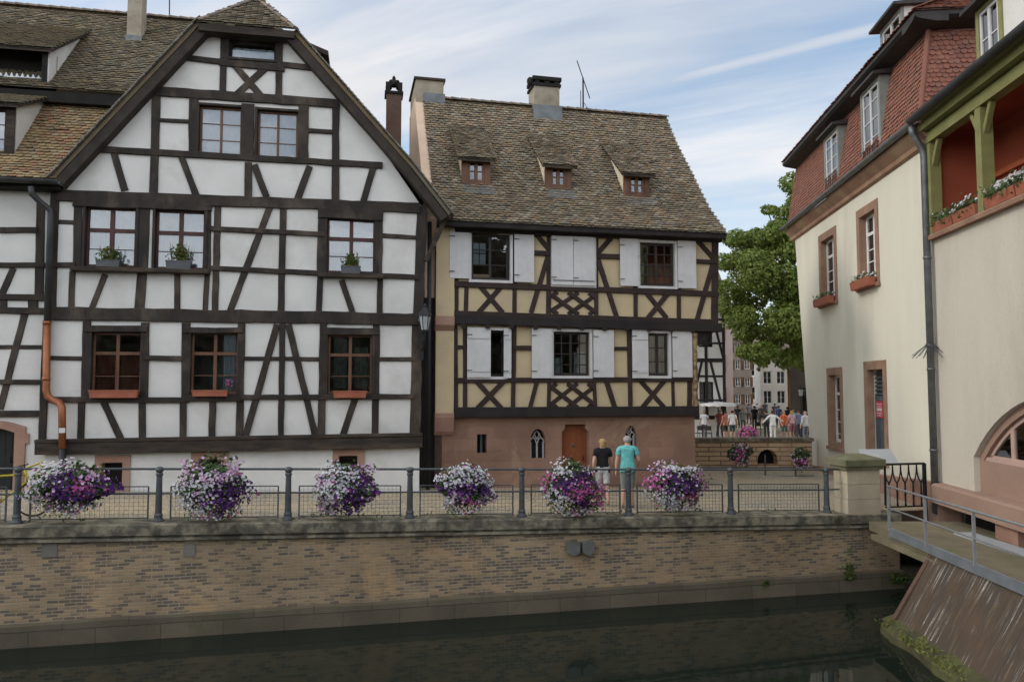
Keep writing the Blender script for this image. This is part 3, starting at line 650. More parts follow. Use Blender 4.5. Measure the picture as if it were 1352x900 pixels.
# stone ground floor
SL = mrect(630, 573, 643, 598); DO = mrect(742, 560, 778, 646); G1 = mrect(700, 566, 721, 605); G2 = mrect(826, 562, 841, 606)
def pointed(w, k=6):
    x0, x1, z0, z1 = w; wd = x1 - x0; sp_ = z1 - wd * .85; pts = [(x0, z0), (x1, z0)]
    for j in range(k + 1): a = j / k; pts.append((x1 - wd / 2 * (1 - math.cos(a * math.pi / 2)) , sp_ + (z1 - sp_) * math.sin(a * math.pi / 2)))
    for j in range(k - 1, -1, -1): a = j / k; pts.append((x0 + wd / 2 * (1 - math.cos(a * math.pi / 2)), sp_ + (z1 - sp_) * math.sin(a * math.pi / 2)))
    return pts
dw = DO[1] - DO[0]
def doorshape(e=0): return [(DO[0] - e, -.42), (DO[1] + e, -.42), (DO[1] + e, DO[3] - .22), (DO[1] - .1 + e, DO[3] - .12), (DO[1] - .1 + e, DO[3] + e), (DO[0] + .1 - e, DO[3] + e), (DO[0] + .1 - e, DO[3] - .12), (DO[0] - e, DO[3] - .22)]
m = MB(); m.wall(rect(xgl, mxg, ZB, zb1 - .003), [rect(*SL), doorshape(), pointed(G1), pointed(G2)], .02, .5); m.box(mxg - .4, mxg, .51, DEP, ZB, zb1 - .003)
m.box(xgl + .02, mxg, .51, DEP, zb1 - .2, zb1 - .01)
m.build('stone_ground_floor', MAT_ASHLAR, house_m)
m = MB(); m.prism(doorshape(.03), .24, .30)
for k in range(1, 5):
    x = DO[0] + dw * k / 5; m.box(x - .01, x + .01, .232, .24, -.42, DO[3] - .14)
for z in (.35, 1.0): m.box(DO[0] + .03, DO[1] - .03, .228, .24, z, z + .05)
dr = m.build('door', MAT_DOOR, house_m); m = MB(); m.tube([(DO[1] - .12, .24, .62), (DO[1] - .12, .18, .63), (DO[1] - .12, .18, .75)], .016); m.build('handle', MAT_BLACK, dr)
m = MB(); m.ball((DO[0] + dw / 2, .215, 1.05), .045, .02, .045); m.build('knocker', MAT_IRON, dr)
for wg in (G1, G2):
    x0, x1, z0, z1 = wg; xm = (x0 + x1) / 2; sp_ = z1 - (x1 - x0) * .85; m = MB(); y = .16
    for x in (x0 + .05, xm, x1 - .05): m.box(x - .022, x + .022, y - .02, y + .03, z0, sp_ + .02)
    hw = (x1 - x0) / 2
    for c in ((x0 + xm) / 2, (xm + x1) / 2):
        q = hw / 2 * .8; pts = [(c - q, y, sp_)] + [(c - q * math.cos(a * math.pi / 6), y, sp_ + q * 1.5 * math.sin(a * math.pi / 6)) for a in range(1, 6)] + [(c + q, y, sp_)]; m.tube(pts, .018, 6)
    m.tube([(xm, y, sp_ + .1), (xm - .09, y, sp_ + .26), (xm, y, z1 - .06), (xm + .09, y, sp_ + .26), (xm, y, sp_ + .1)], .018, 6)
    m.tube([(x0 + .06, y, sp_ + .08), (xm, y, z1 - .05)], .016, 6); m.tube([(x1 - .06, y, sp_ + .08), (xm, y, z1 - .05)], .016, 6)
    o = m.build('gothic_window', M('pale_tracery', (.42, .40, .37), (.34, .32, .30), 5, .8, .2), house_m)
    m = MB(); m.prism(pointed((x0 - .01, x1 + .01, z0 - .01, z1 + .01)), .24, .26); m.build('pane', M('dark_leaded_glass', (.015, .015, .017), (.01, .01, .012), 5, .12, .1, spec=.5), o)
m = MB(); x0, x1, z0, z1 = SL; m.box((x0 + x1) / 2 - .03, (x0 + x1) / 2 + .03, .14, .2, z0, z1); o = m.build('slit_window', MAT_IRON, house_m); m = MB(); m.box(x0 - .01, x1 + .01, .26, .28, z0 - .01, z1 + .01); m.build('pane', MATS['dark_leaded_glass'], o)
# timber frame
b1 = [(600,375,948,388.5,8),(600,413,947,424.5,6),(602,502,914,500.5,7),
 (603,305,603,416,5),(616,375,615,413,6),(680,308,679,417,6),(633,377,664,413,7),(662,378,632,412,7),(706,307,725,330,7),(704,334,725,335,7),(725,305,724,417,7),(724,336,701,413,7),
 (787,310,787,419,6),(807,314,788,335,7),(787,338,842,340,7),(788,338,814,419,7),(839,318,839,420,6),(896,320,896,422,6),(852,385,880,420,7),(882,387,855,420,7),
 (919,316,944,344,7),(915,345,944,346,6),(943,342,920,422,7),(944,310,943,426,10),
 (601,430,602,545,6),(614,430,614,542,6),(603,458,614,458,5),(679,431,677,542,6),(628,502,662,539,7),(665,503,630,539,7),(678,459,702,459,6),(709,502,699,540,6),(725,502,724,541,5),(784,502,786,541,5),
 (800,502,812,540,7),(808,460,830,460,5),(830,433,832,541,6),(845,502,878,539,7),(878,501,847,539,7),(888,500,889,541,5),(911,436,910,540,7)]
m = MB(); beams(m, FM, b1, .028, .04, .04)
def lattice(mb, r, wpx=.055):
    x0, x1, z0, z1 = r; W = x1 - x0; H = z1 - z0; dx = W / 2.08; dz = H / 1.5; sl_ = dz / dx; k0 = 0
    for sgn in (1, -1):
        for k in range(-6, 7):
            pts = []
            zc = (z0 + z1) / 2 + k * dz + (dz / 2 if True else 0)
            f = lambda x: zc + sgn * sl_ * (x - (x0 + x1) / 2)
            # clip
            xs = x0; xe = x1; za, ze = f(xs), f(xe)
            t0, t1 = 0, 1
            for lo, hi in ((z0, z1),):
                if abs(ze - za) > 1e-6:
                    ta, tb_ = (lo - za) / (ze - za), (hi - za) / (ze - za)
                    if ta > tb_: ta, tb_ = tb_, ta
                    t0 = max(t0, ta); t1 = min(t1, tb_)
            if t1 - t0 < .05: continue
            k0 += 1
            mb.beam((xs + (xe - xs) * t0, za + (ze - za) * t0), (xs + (xe - xs) * t1, za + (ze - za) * t1), wpx, -.022 - .0014 * k0 - (.02 if sgn < 0 else 0), .02, .03)
lattice(m, mrect(728, 386, 785, 415), .125); lattice(m, mrect(727, 506, 784, 538), .125)
m.build('timber_frame', MAT_TIMBER_R, house_m)
m = MB(); beams(m, FM, [(599,421.5,949,433,13)], .16, .03, .03); beams(m, FM, [(599,544,920,542,14)], .14, .02, .03); beams(m, FM, [(600,303,951,316.5,9)], .10, .02, .03)
for k in range(12):
    x = mx0 + .25 + (mx1 - mx0 - .4) * k / 11; m.box(x - .06, x + .06, -.20, -.165, zb2 - .30, zb2 - .16)
m.build('jetty_beam', MAT_TIMBER_B, house_m)
# carved corner post under the right jetty
cp = mu(914, 470); m = MB(); c1 = mu(917, 538); prof = []
for k in range(15):
    y = 440 + (536 - 440) * k / 14; prof.append((.07 + .035 * abs(math.sin(k * 1.1)) + (.05 if k in (0, 14) else 0), mu(915, y)[1]))
m.lathe(prof[::-1], (cp[0] + .06, -.02, 0), 8); o = m.build('carved_corner_post', M('painted_carving', (.33, .25, .12), (.12, .07, .04), 7, .7, .5, lo=.42, hi=.58), house_m)
m = MB(); a = mu(916, 452); b = mu(944, 431); m.prism([(a[0], a[1] - .1), (a[0] + .1, a[1] - .1), (b[0], b[1] - .12), (b[0], b[1]), (a[0], b[1])], -.06, .18); m.build('jetty_bracket', MAT_TIMBER_B, house_m)
# shouldered pilaster strip on the left end, with brown stone consoles
px_l = mu(575, 420)[0]; px_r = mx0 - .002; pt = mu(586, 292)[1]; pb = mu(586, 545)[1]; pz = mu(586, 418)[1]; pz2 = mu(586, 437)[1]
m = MB(); m.box(px_l, px_r, -.10, DEP * .3, pb, pz2 - .002); m.box(px_l, px_r, -.10, DEP * .3, pz + .002, pt); o = m.build('end_pier', MAT_CREAM, house_m)
m = MB(); m.prism_x([(-.22, pz2 + .16), (-.22, pz), (.3, pz), (.3, pz2 - .001), (-.10, pz2 - .001)], px_l - .02, px_r - .004); m.build('stone_console', MAT_SANDSTONE, o); m = MB(); z2 = mu(586, 574)[1]
m.prism_x([(-.22, pb - .12), (-.22, pb - .002), (.3, pb - .002), (.3, z2), (-.02, z2), (-.10, z2 + .1)], px_l - .02, px_r - .004); m.build('stone_console', MAT_SANDSTONE, o)
# side wall in the gap, brown timber
m = MB(); m.box(px_l - .001, px_l + .2, .0, DEP, ZB, pt - .05); m.build('side_wall', M('brown_side_boards', (.085, .05, .038), (.05, .032, .026), 3, .85, .4), house_m)
# windows and shutters
def frame_white(par, w, t=.075, name='window_surround'):
    x0, x1, z0, z1 = w; m = MB(); m.wall(rect(x0 - t, x1 + t, z0 - t, z1 + t), [rect(x0, x1, z0, z1)], -.075, .02); return m.build(name, MAT_WHITE, par)
def shutter(par, r, y=-.085, battens=False, tilt=0):
    x0, x1, z0, z1 = r; m = MB(); n = 3; g = .004
    for k in range(n):
        a = x0 + (x1 - x0) * k / n + g / 2; b = x0 + (x1 - x0) * (k + 1) / n - g / 2; m.box(a, b, y, y + .03, z0, z1)
    m.box(x0 + .002, x1 - .002, y + .004, y + .025, z0 + .002, z1 - .002)
    if battens:
        for f in (.15, .82): m.box(x0 + .02, x1 - .02, y - .022, y - .001, z0 + (z1 - z0) * f - .05, z0 + (z1 - z0) * f + .05)
    o = m.build('shutter', MAT_WHITE, par)
    for f in (.14, .86): m = MB(); m.box(x0 - .02, x0 + .14, y - .03, y - .0235, z0 + (z1 - z0) * f - .012, z0 + (z1 - z0) * f + .012); m.build('hinge', MAT_IRON, o)
    return o
def winM(w, cols, bars, mat=None, **kw):
    o = window(house_m, w[0] + .012, w[1] - .012, w[2] + .012, w[3] - .012, .05, mat or MAT_DKWIN, cols, bars, fw=.06, bw=.03, **kw); frame_white(o, w); return o
o = winM(W_U1, 2, (.33, .66), curtain=[(.52, 1, 0, 1)], cmat=M('brown_curtain', (.10, .07, .055), (.07, .05, .04), 6, .9, .1))
o = winM(W_U3, 2, (.25, .5, .75), curtain=[(0, 1, 0, .55)], cmat=M('ochre_curtain', (.42, .36, .24), (.32, .27, .18), 6, .9, .1))
for x in (W_U3[0] + (W_U3[1] - W_U3[0]) * .25, W_U3[0] + (W_U3[1] - W_U3[0]) * .75): m = MB(); m.box(x - .014, x + .014, .055, .09, W_U3[2] + .04, W_U3[3] - .04); m.build('glazing_bar', MAT_DKWIN, o)
o2 = winM(W_D2, 2, (.25, .5, .75), curtain=[(.05, .3, 0, .4), (.62, .95, 0, .55)]); o3 = winM(W_D3, 2, (.33, .66), curtain=[(0, 1, 0, 1)], cmat=M('grey_curtain', (.22, .21, .19), (.16, .15, .14), 6, .9, .1))
for o_, w_ in ((o2, W_D2),):
    for f in (.25, .75): m = MB(); x = w_[0] + (w_[1] - w_[0]) * f; m.box(x - .014, x + .014, .055, .09, w_[2] + .04, w_[3] - .04); m.build('glazing_bar', MAT_DKWIN, o_)
winM(W_D1, 2, (), MAT_DARK); frame_white(house_m, W_U2)
# inner casement standing open in the first upper window: small panes, opaque and painted pale
a = mrect(625, 320, 642, 348); m = MB(); xm = (a[0] + a[1]) / 2; zm = (a[2] + a[3]) / 2
m.box(a[0], a[1], .10, .11, a[2], a[3]); m.build('pale_pane', MAT_NET, house_m)
m = MB(); m.box(xm - .012, xm + .012, .085, .098, a[2], a[3]); m.box(a[0], a[1], .084, .097, zm - .012, zm + .012); m.build('glazing_bar', MAT_DKWIN, house_m)
for r, bt in ((mrect(593,304,619,368),0),(mrect(678,308,704,373),0),(mrect(817,316,841,378),0),(mrect(893,319,917,381),0),(mrect(701,434,727,499),0),(mrect(782,436,809,498),0),(mrect(833,435,854,499),1),(mrect(886,437,912,498),0)):
    shutter(house_m, r, -.115 if bt == 0 else -.12, bt)
a = mrect(727, 309, 784, 377); xm = (a[0] + a[1]) / 2; shutter(house_m, (a[0], xm - .004, a[2], a[3]), -.12, 0); shutter(house_m, (xm + .004, a[1], a[2], a[3]), -.12, 0)
m = MB(); m.box(a[0] + .03, a[1] - .03, -.14, -.122, a[2] + .12, a[2] + .14); m.build('shutter_bar', MAT_IRON, house_m)
shutter(house_m, mrect(616, 433, 647, 498), -.12, True); shutter(house_m, mrect(664, 434, 674, 499), -.12, True)
# ---------------------------------------------------------------- roof
sR = FM.uv(960.5, 308, -.5)[0]; sL = FM.uv(577, 291, -.4)[0]
prof_m = [FM.at_x(x, y, sR) for x, y in ((960.5,308),(936,274),(914,229),(894,190.5),(880.5,157))]
k = (prof_m[4][1] - prof_m[1][1]) / (prof_m[4][0] - prof_m[1][0]); rd = max(prof_m[-1][0], 3.6)
print('MID profile', prof_m)
ra, rb = prof_m[1], prof_m[-1]
m = MB(); tiled(m, prof_m, sL, sR, .175, .125)
rz = prof_m[-1]; m.add([(sL, rz[0], rz[1]), (sR, rz[0], rz[1]), (sR, rz[0] + 4.8, zev), (sL, rz[0] + 4.8, zev)], [(0, 1, 2, 3)])
roof_m = m.build('roof', MAT_TILE, house_m)
m = MB(); ridge_tiles(m, (sL + .6, rz[0], rz[1] + .06), (sR, rz[0], rz[1] + .06), .12); m.build('ridge', MAT_RIDGE, roof_m)
m = MB(); e = prof_m[0]; m.prism_x([(e[0] + .04, e[1] - .02), (e[0] + .04, e[1] - .15), (0, zev - .02), (.62, zev - .02), (.62, prof_m[1][1] - .03)], sL + .02, sR - .02); m.build('soffit', MAT_TIMBER_B, roof_m)
# right verge: raking board
m = MB(); m.prism_x([(p[0], p[1] - .02) for p in prof_m] + [(p[0] + .12, p[1] - .22) for p in prof_m[::-1]], sR - .06, sR - .01); m.build('verge_board', MAT_TIMBER_V, roof_m)
# right gable wall below the roof
m = MB(); m.prism_x([(.3, zev - .02), (prof_m[2][0], prof_m[2][1] - .1), (rz[0], rz[1] - .1), (rz[0] + 4.6, zev - .02)], mx1 - .25, mx1); m.build('gable_wall', MAT_CREAM, house_m)
# left gable end wall, rendered peach, carrying a chimney on the ridge
ct_ = FM.uv(565, 105, rz[0])[1]
m = MB(); m.prism_x([(p[0] + .02, p[1] + .03) for p in prof_m] + [(rz[0] + 2.0, rz[1] + .02), (rz[0] + 2.0, zev - 2), (.1, zev - 2), (.1, zev - .3)], sL - .28, sL + .0); m.build('gable_end', MAT_GABLE, house_m)
cxr = FM.uv(585, 118, rz[0])[0]
m = MB(); m.box(sL - .26, cxr, rz[0] - .12, rz[0] + 1.9, rz[1] - .8, ct_ - .08); chm = m.build('chimney', MAT_STONE_CH, roof_m)
m = MB(); m.box(sL - .32, cxr + .06, rz[0] - .18, rz[0] + 1.96, ct_ - .08, ct_); m.build('chimney_cap', MAT_TIMBER_V, chm)
m = MB(); m.box(sL + .01, cxr + .05, rz[0] - .16, rz[0] - .121, rz[1] - .35, rz[1] + .16); m.build('flashing', MAT_ZINC, chm)
a = FM.uv(703, 125, rz[0] - .1); b = FM.uv(736, 125, rz[0] - .1); zt = FM.uv(720, 118, rz[0] - .1)[1]; zt2 = FM.uv(720, 106, rz[0] - .1)[1]
m = MB(); m.box(a[0], b[0], rz[0] - .35, rz[0] + .45, rz[1] - .9, zt); c2 = m.build('chimney', MAT_STONE_CH, roof_m)
m = MB(); m.box(a[0] - .06, b[0] + .06, rz[0] - .42, rz[0] + .5, zt2 - .13, zt2); m.box(a[0] - .05, b[0] + .05, rz[0] - .40, rz[0] + .49, zt, zt + .1)
for x in (a[0] + .02, (a[0] + b[0]) / 2 - .08, b[0] - .18):
    for yy in (-.38, .3): m.box(x, x + .16, rz[0] + yy, rz[0] + yy + .16, zt + .101, zt2 - .131)
m.ball((a[0] - .12, rz[0] - .25, zt + .16), .12, .12, .16, 8, 6); m.build('chimney_cap', MAT_DARK, c2)
m = MB(); m.box(a[0] - .04, b[0] + .08, rz[0] - .40, rz[0] - .355, rz[1] - .72, rz[1] - .02); m.build('flashing', MAT_ZINC, c2)
# three little shed dormers
for (x0, x1, yb, yt, xb) in ((610, 647, 245, 207, (592, 171)), (720, 754, 251, 216, (700, 183)), (824, 857, 261, 227, (796, 193))):
    o, X0, X1, d, z0, z1 = roof_dormer(FM, roof_m, ra, rb, x0, x1, yb, yt, xb, MAT_TILE, M('cream_cheek', (.66, .58, .44), (.58, .50, .38), 2, .9, .2), None, None)
    m = MB(); m.wall(rect(X0 - .012, X1 + .012, z0 - .1, z1), [rect(X0 + .16, X1 - .16, z0 + .08, z1 - .1)], d - .02, d + .06); m.build('dormer_front', MAT_BROWNWOOD, o)
    window(o, X0 + .16, X1 - .16, z0 + .08, z1 - .1, d + .0, MAT_BROWNWOOD, 2, (.5,), fw=.085, bw=.04, mull=.1, name='dormer_window')
    m = MB(); m.prism_x([(d - .05, z0 + .0), (d - .30, z0 - .30), (d - .28, z0 - .34), (d - .03, z0 - .05)], X0 - .02, X1 + .1); m.build('flashing', MAT_ZINC, o)
# tv antenna
an = thing('tv_antenna', 'thin rusty television antenna leaning beside the middle chimney', 'antenna', FM.world((FM.uv(770, 143, rz[0])[0], rz[0], rz[1])), FM.ang)
top = FM.uv(770, 103, rz[0])[1] - rz[1]
m = MB(); m.tube([(0, 0, -.4), (0, 0, top)], .028, 6); m.tube([(-.09, 0, -.1), (-.09, 0, top * .62)], .014, 5); m.build('pole', MAT_BLACK, an)
m = MB(); s_ = Vector((-.25, -.1, top + .55)); e_ = Vector((.28, .1, top * .45))
m.tube([s_, e_], .018, 5)
for k in range(9):
    p = s_ + (e_ - s_) * (k / 8); h = .14 + .02 * k; dv = Vector((.35, .9, .32)).normalized() * h; m.tube([p - dv, p + dv], .009, 4)
m.tube([(0, 0, top * .3), (.3, 0, -.05)], .01, 4); m.build('antenna_rods', MAT_BLACK, an)
# gap between the two houses: boarded gate and a black downpipe
gx0 = xl1 + 0; gate = fthing(FL, 'passage_gate', 'tall dark boarded gate closing the narrow gap between the two half-timbered houses', 'gate')
m = MB(); n = 6; gl = FL.uv(575, 500, .8)[0]
for k in range(n):
    a = xl1 + .01 + (gl + .5 - xl1) * k / n; b = a + (gl + .5 - xl1) / n - .012; m.box(a, b, .75 + .004 * (k % 2), .8, -.3, 7.6)
m.build('boards', MAT_TIMBER_B, gate); m = MB(); m.box(xl1 + .01, gl + .5, .81, .86, .6, .75); m.box(xl1 + .01, gl + .5, .81, .86, 4.6, 4.75); m.build('ledge', MAT_TIMBER_B, gate)
m = MB(); q = FL.uv(566, 500, .3); m.tube([(q[0], .3, -.3), (q[0], .3, 7.4)], .06, 10); m.build('downpipe', MAT_BLACK, house_m if False else gate, smooth=True)
# two quarter braces of the left house's eaves beside the gap
m = MB(); a = FL.uv(562, 345); b = FL.uv(588, 290); m.beam(a, b, .13, -.1, .02, .03); m.build('eaves_brace', MAT_TIMBER_V, house_l)
# ================================================================== GROUND, CANAL
wd = Vector((1, .226, 0)).normalized(); WA = math.atan(.226)
W0 = EYE + ray(0, 690) * (14.4 / ray(0, 690).y); FW = Frame((W0.x, W0.y, 0), WA)   # front face of the coping
WATER = -2.1
def cop_z(lx):
    p = FW.world((lx, 0, 0)); return ground_z(p.x)
lxL = -14.0; lxR = 19.6
MAT_COBBLE = bpy.data.materials.new('cobbles'); t = nt(MAT_COBBLE); v = coords(t)
vo = N(t, 'ShaderNodeTexVoronoi', feature='DISTANCE_TO_EDGE'); vo.inputs['Scale'].default_value = 8.5; t.links.new(v, vo.inputs['Vector'])
vc = N(t, 'ShaderNodeTexVoronoi'); vc.inputs['Scale'].default_value = 8.5; t.links.new(v, vc.inputs['Vector'])
sx = N(t, 'ShaderNodeSeparateColor'); t.links.new(vc.outputs['Color'], sx.inputs[0])
st = ramp(t, sx.outputs[0], [(0, (.20, .185, .155)), (.5, (.28, .255, .205)), (1, (.36, .32, .255))])
st = mixc(t, ramp(t, noisef(t, v, .5, 5), [(.35, 0.1), (.6, .75)]), st, (.46, .36, .22))
st = mixc(t, ramp(t, vo.outputs[0], [(0.0, 1.0), (.07, 0.0)]), st, (.15, .14, .10))
finish(t, st, .8, ramp(t, vo.outputs[0], [(0, 0.0), (.12, 1.0)]), .7, .02)
# street: a sheet from the quay wall to the horizon, falling gently to the right
def sheet(name, mat, pts_rows, zf, dz=0):
    m = MB(); nr = len(pts_rows); nc = len(pts_rows[0])
    m.add([(p[0], p[1], zf(p[0]) + dz) for r in pts_rows for p in r], [(a * nc + b, a * nc + b + 1, (a + 1) * nc + b + 1, (a + 1) * nc + b) for a in range(nr - 1) for b in range(nc - 1)])
    return m.build(name, mat, smooth=True)
xs = [-700, -200, -60, -30] + [-20 + 1.5 * k for k in range(22)] + [14, 18, 25, 40, 60, 200, 700]
rows = []
for off_ in (0.45, 1, 2, 4, 7, 11, 20, 40, 90, 250, 900):
    rows.append([(x, FW.O.y + (min(max(x, -40), 25) - FW.O.x) * .226 + off_) for x in xs])
street = sheet('street', MAT_COBBLE, rows, ground_z); street['kind'] = 'structure'
# canal water: large, dark, gently rippled
wm = bpy.data.materials.new('canal_water'); t = nt(wm); v = coords(t, (1, 1, 1))
nz = noisef(t, v, 1.6, 3, .5, .3); nz2 = noisef(t, v, 9, 2)
hh = N(t, 'ShaderNodeMath', operation='MULTIPLY_ADD'); t.links.new(nz2, hh.inputs[0]); hh.inputs[1].default_value = .12; t.links.new(nz, hh.inputs[2])
p = finish(t, (.010, .014, .010), .03, hh.outputs[0], .10, .02, .5); p.inputs['IOR'].default_value = 1.33
m = MB(); m.add([(-60, -14, WATER), (60, -14, WATER), (60, 24, WATER), (-60, 24, WATER)], [(0, 1, 2, 3)])
wa = m.build('canal_water', wm); wa['kind'] = 'structure'
m = MB(); m.add([(-900, -900, -.2), (900, -900, -.2), (900, -13.9, -.2), (-900, -13.9, -.2), (900, -13.9, -4), (-900, -13.9, -4)], [(0, 1, 2, 3), (3, 2, 4, 5)])
nb = m.build('near_bank', M('bank_paving', (.24, .22, .19), (.18, .165, .14), .8, .9, .3)); nb['kind'] = 'structure'
m = MB(); m.add([(-900, -20, -4), (900, -20, -4), (900, 30, -4), (-900, 30, -4)], [(0, 1, 2, 3)]); cbed = m.build('canal_bed', M('mud', (.03, .03, .02), (.02, .02, .015), 1, .9, .1)); cbed['kind'] = 'structure'
# quay wall
MAT_QUAY = M_brick('quay_brick', (.43, .305, .175), (.29, .205, .125), (.37, .31, .215), .205, .064, .0095, .92, (.155, .125, .10), .6, .9, pale=(.48, .315, .165))
MAT_QSTONE = M('weathered_sandstone', (.27, .235, .165), (.11, .10, .075), 3.6, .95, 1.0, 14, c3=(.055, .05, .036), lo=.42, hi=.58, bdist=.03)
MAT_FOOT = M_brick('footing_stone', (.17, .14, .095), (.13, .108, .075), (.095, .08, .058), 1.15, .6, .009, .95, None, bstr=1.0, pale=(.085, .08, .045))
quay = fthing(FW, 'quay_wall', 'long old brick quay wall with stone coping and footing above dark water', 'wall')
n = 44; lx = [lxL + (lxR - lxL) * k / n for k in range(n + 1)]
cz = [cop_z(a) for a in lx]
def strip(mb, sec): # sec(k) -> list of (y, z) for each station: extrude a changing section
    m_ = None; vs = []
    for k, a in enumerate(lx):
        s_ = sec(k); m_ = len(s_); vs += [(a, q[0], q[1]) for q in s_]
    fs = [(k * m_ + j, k * m_ + (j + 1) % m_, (k + 1) * m_ + (j + 1) % m_, (k + 1) * m_ + j) for k in range(n) for j in range(m_)]
    fs += [tuple(range(m_ - 1, -1, -1)), tuple(n * m_ + j for j in range(m_))]; mb.add(vs, fs)
m = MB(); strip(m, lambda k: [(.10, -4), (.10, cz[k] - .34), (.6, cz[k] - .34), (.6, -4)]); m.build('brick_face', MAT_QUAY, quay)
random.seed(3)
m = MB(); strip(m, lambda k: [(0.0, cz[k] - .215), (-.015 + .01 * noise.noise((lx[k] * 2, 0, 0)), cz[k] - .02), (.03, cz[k] + .002), (.62, cz[k] + .006), (.62, cz[k] - .215)]); m.build('coping', MAT_QSTONE, quay)
m = MB(); strip(m, lambda k: [(.05, cz[k] - .338), (.01, cz[k] - .32), (.01, cz[k] - .275), (.075, cz[k] - .262), (.075, cz[k] - .222), (.3, cz[k] - .22), (.3, cz[k] - .338)]); m.build('string_moulding', MAT_QSTONE, quay)
def foot_h(k):
    a = lx[k]; return WATER + .42 + .05 * noise.noise((a * .8, 2, 0)) - .12 * max(0, (2 - a) / 16)
m = MB(); strip(m, lambda k: [(-.04 + .015 * noise.noise((lx[k] * 1.3, 7, 0)), -3.9), (-.045 + .02 * noise.noise((lx[k] * 1.7, 5, 0)), foot_h(k) - .015), (.03, foot_h(k)), (.3, foot_h(k) + .01), (.3, -3.9)]); m.build('footing', MAT_FOOT, quay)
# carved drain stones near the top, moss tufts at the waterline
m = MB()
for px, py in ((757, 723), (776, 722)):
    a = FW.uv(px, py, .0); m.prism([(a[0] - .14, a[1] + .12), (a[0] + .14, a[1] + .12), (a[0] + .13, a[1] - .1), (a[0], a[1] - .17), (a[0] - .13, a[1] - .1)], -.06 - .004 * (px % 2), .12)
m.build('drain_stone', M('grey_stone', (.16, .16, .15), (.11, .11, .10), 4, .9, .4), quay)
for px, py, wpx in ((250, 726, 14), (65, 726, 18)):
    a = FW.uv(px, py, .08); k = wpx * .0075; m = MB(); m.box(a[0] - k, a[0] + k, .085 - .001 * (px % 3), .12, a[1] - .13, a[1] + .13); m.build('patched_stone', M('patch_stone', (.20, .18, .15), (.13, .12, .10), 3, .9, .4) if px < 400 else MATS['grey_stone'], quay)
def tuft(parent, frame_loc, w, h, n_, name='weed_tuft', mat=None):
    m = MB()
    for _ in range(n_):
        x = random.gauss(0, w / 2.5); z = abs(random.gauss(0, h / 2)); m.leaf((frame_loc[0] + x, frame_loc[1] - random.uniform(0, .12), frame_loc[2] + z - .03), random.uniform(.03, .07), None, 2)
    m.build(name, mat or MAT_LEAF, parent)
for px, py, ww, h, k in ((1190, 767, .5, .22, 120), (1120, 762, .14, .5, 90), (1010, 770, .1, .1, 25)):
    a = FW.uv(px, py, -.05); tuft(quay, (a[0], -.04, a[1]), ww, h, k)
# scattered moss on the coping and little weeds at its back edge
m = MB()
for _ in range(500):
    a = random.uniform(lxL, lxR); 
    if noise.noise((a * .6, 3, 0)) < .05: continue
    m.leaf((a, random.uniform(.35, .6), cop_z(a) + random.uniform(0, .09)), random.uniform(.02, .05), None, 2.2)
mo = m.build('weeds', MAT_LEAF, quay); mo['kind'] = 'stuff'
# ------------------------------------------------------------------ railing
rail = fthing(FW, 'quay_railing', 'grey iron quay railing with tapered posts, round rails and wire mesh panels', 'railing')
RY = .30; RH = 1.04
posts = [-148, 22, 209, 380, 541, 689, 830, 965, 1092]; pxs = []
def post_lx(px, y=688):
    return FW.uv(px, y, RY)[0]
pl = [post_lx(p_, 684) for p_ in posts]; pl.insert(0, pl[0] - 2.6)
print('posts', [round(b - a, 2) for a, b in zip(pl, pl[1:])])
pm0 = None
for a in pl:
    z = cop_z(a); m = MB()
    m.lathe([(.115, 0), (.115, .035), (.085, .06), (.078, .10), (.085, .13), (.066, .17), (.062, .55), (.056, .90), (.07, .92), (.07, .95), (.052, .97), (.075, 1.0), (.082, 1.035), (.07, 1.07), (.03, 1.085)], (a, RY, z), 12)
    m.build('post', MAT_IRON, rail, smooth=False)
z = [cop_z(a) for a in pl]
m = MB(); m.tube([(a, RY, zz_ + RH) for a, zz_ in zip(pl, z)] + [(pl[-1] + .35, RY, z[-1] + RH)], .024, 8); m.build('top_rail', MAT_IRON, rail, smooth=True)
m = MB(); m.tube([(a, RY, zz_ + .555) for a, zz_ in zip(pl, z)] + [(pl[-1] + .35, RY, z[-1] + .555)], .018, 8); m.build('middle_rail', MAT_IRON, rail, smooth=True)
for a, b, za, zb_ in zip(pl, pl[1:], z, z[1:]):
    m = MB(); x0 = a + .22; x1 = b - .2; f = lambda x: za + (zb_ - za) * (x - a) / (b - a); y = RY + .02
    for x in (x0, x1): m.box(x - .014, x + .014, y - .014, y + .014, f(x) + .03, f(x) + .69)
    for hh_ in (.07, .69): m.tube([(x0, y, f(x0) + hh_), (x1, y, f(x1) + hh_)], .013, 6)
    for x in (x0 + .02, x1 - .02): m.tube([(x, y, f(x) + .55), (x + (-.2 if x < a + 1 else .2), RY, f(x) + .55)], .01, 5)
    fr_ = m.build('mesh_panel', MAT_IRON, rail)
    m = MB(); k = int((x1 - x0) / .085)
    for j in range(1, k): x = x0 + (x1 - x0) * j / k; m.tube([(x, y, f(x) + .07), (x, y, f(x) + .69)], .0035, 4, False)
    for j in range(1, 8): m.tube([(x0, y, f(x0) + .07 + .62 * j / 8), (x1, y, f(x1) + .07 + .62 * j / 8)], .0035, 4, False)
    m.build('wire_mesh', MAT_IRON, fr_)
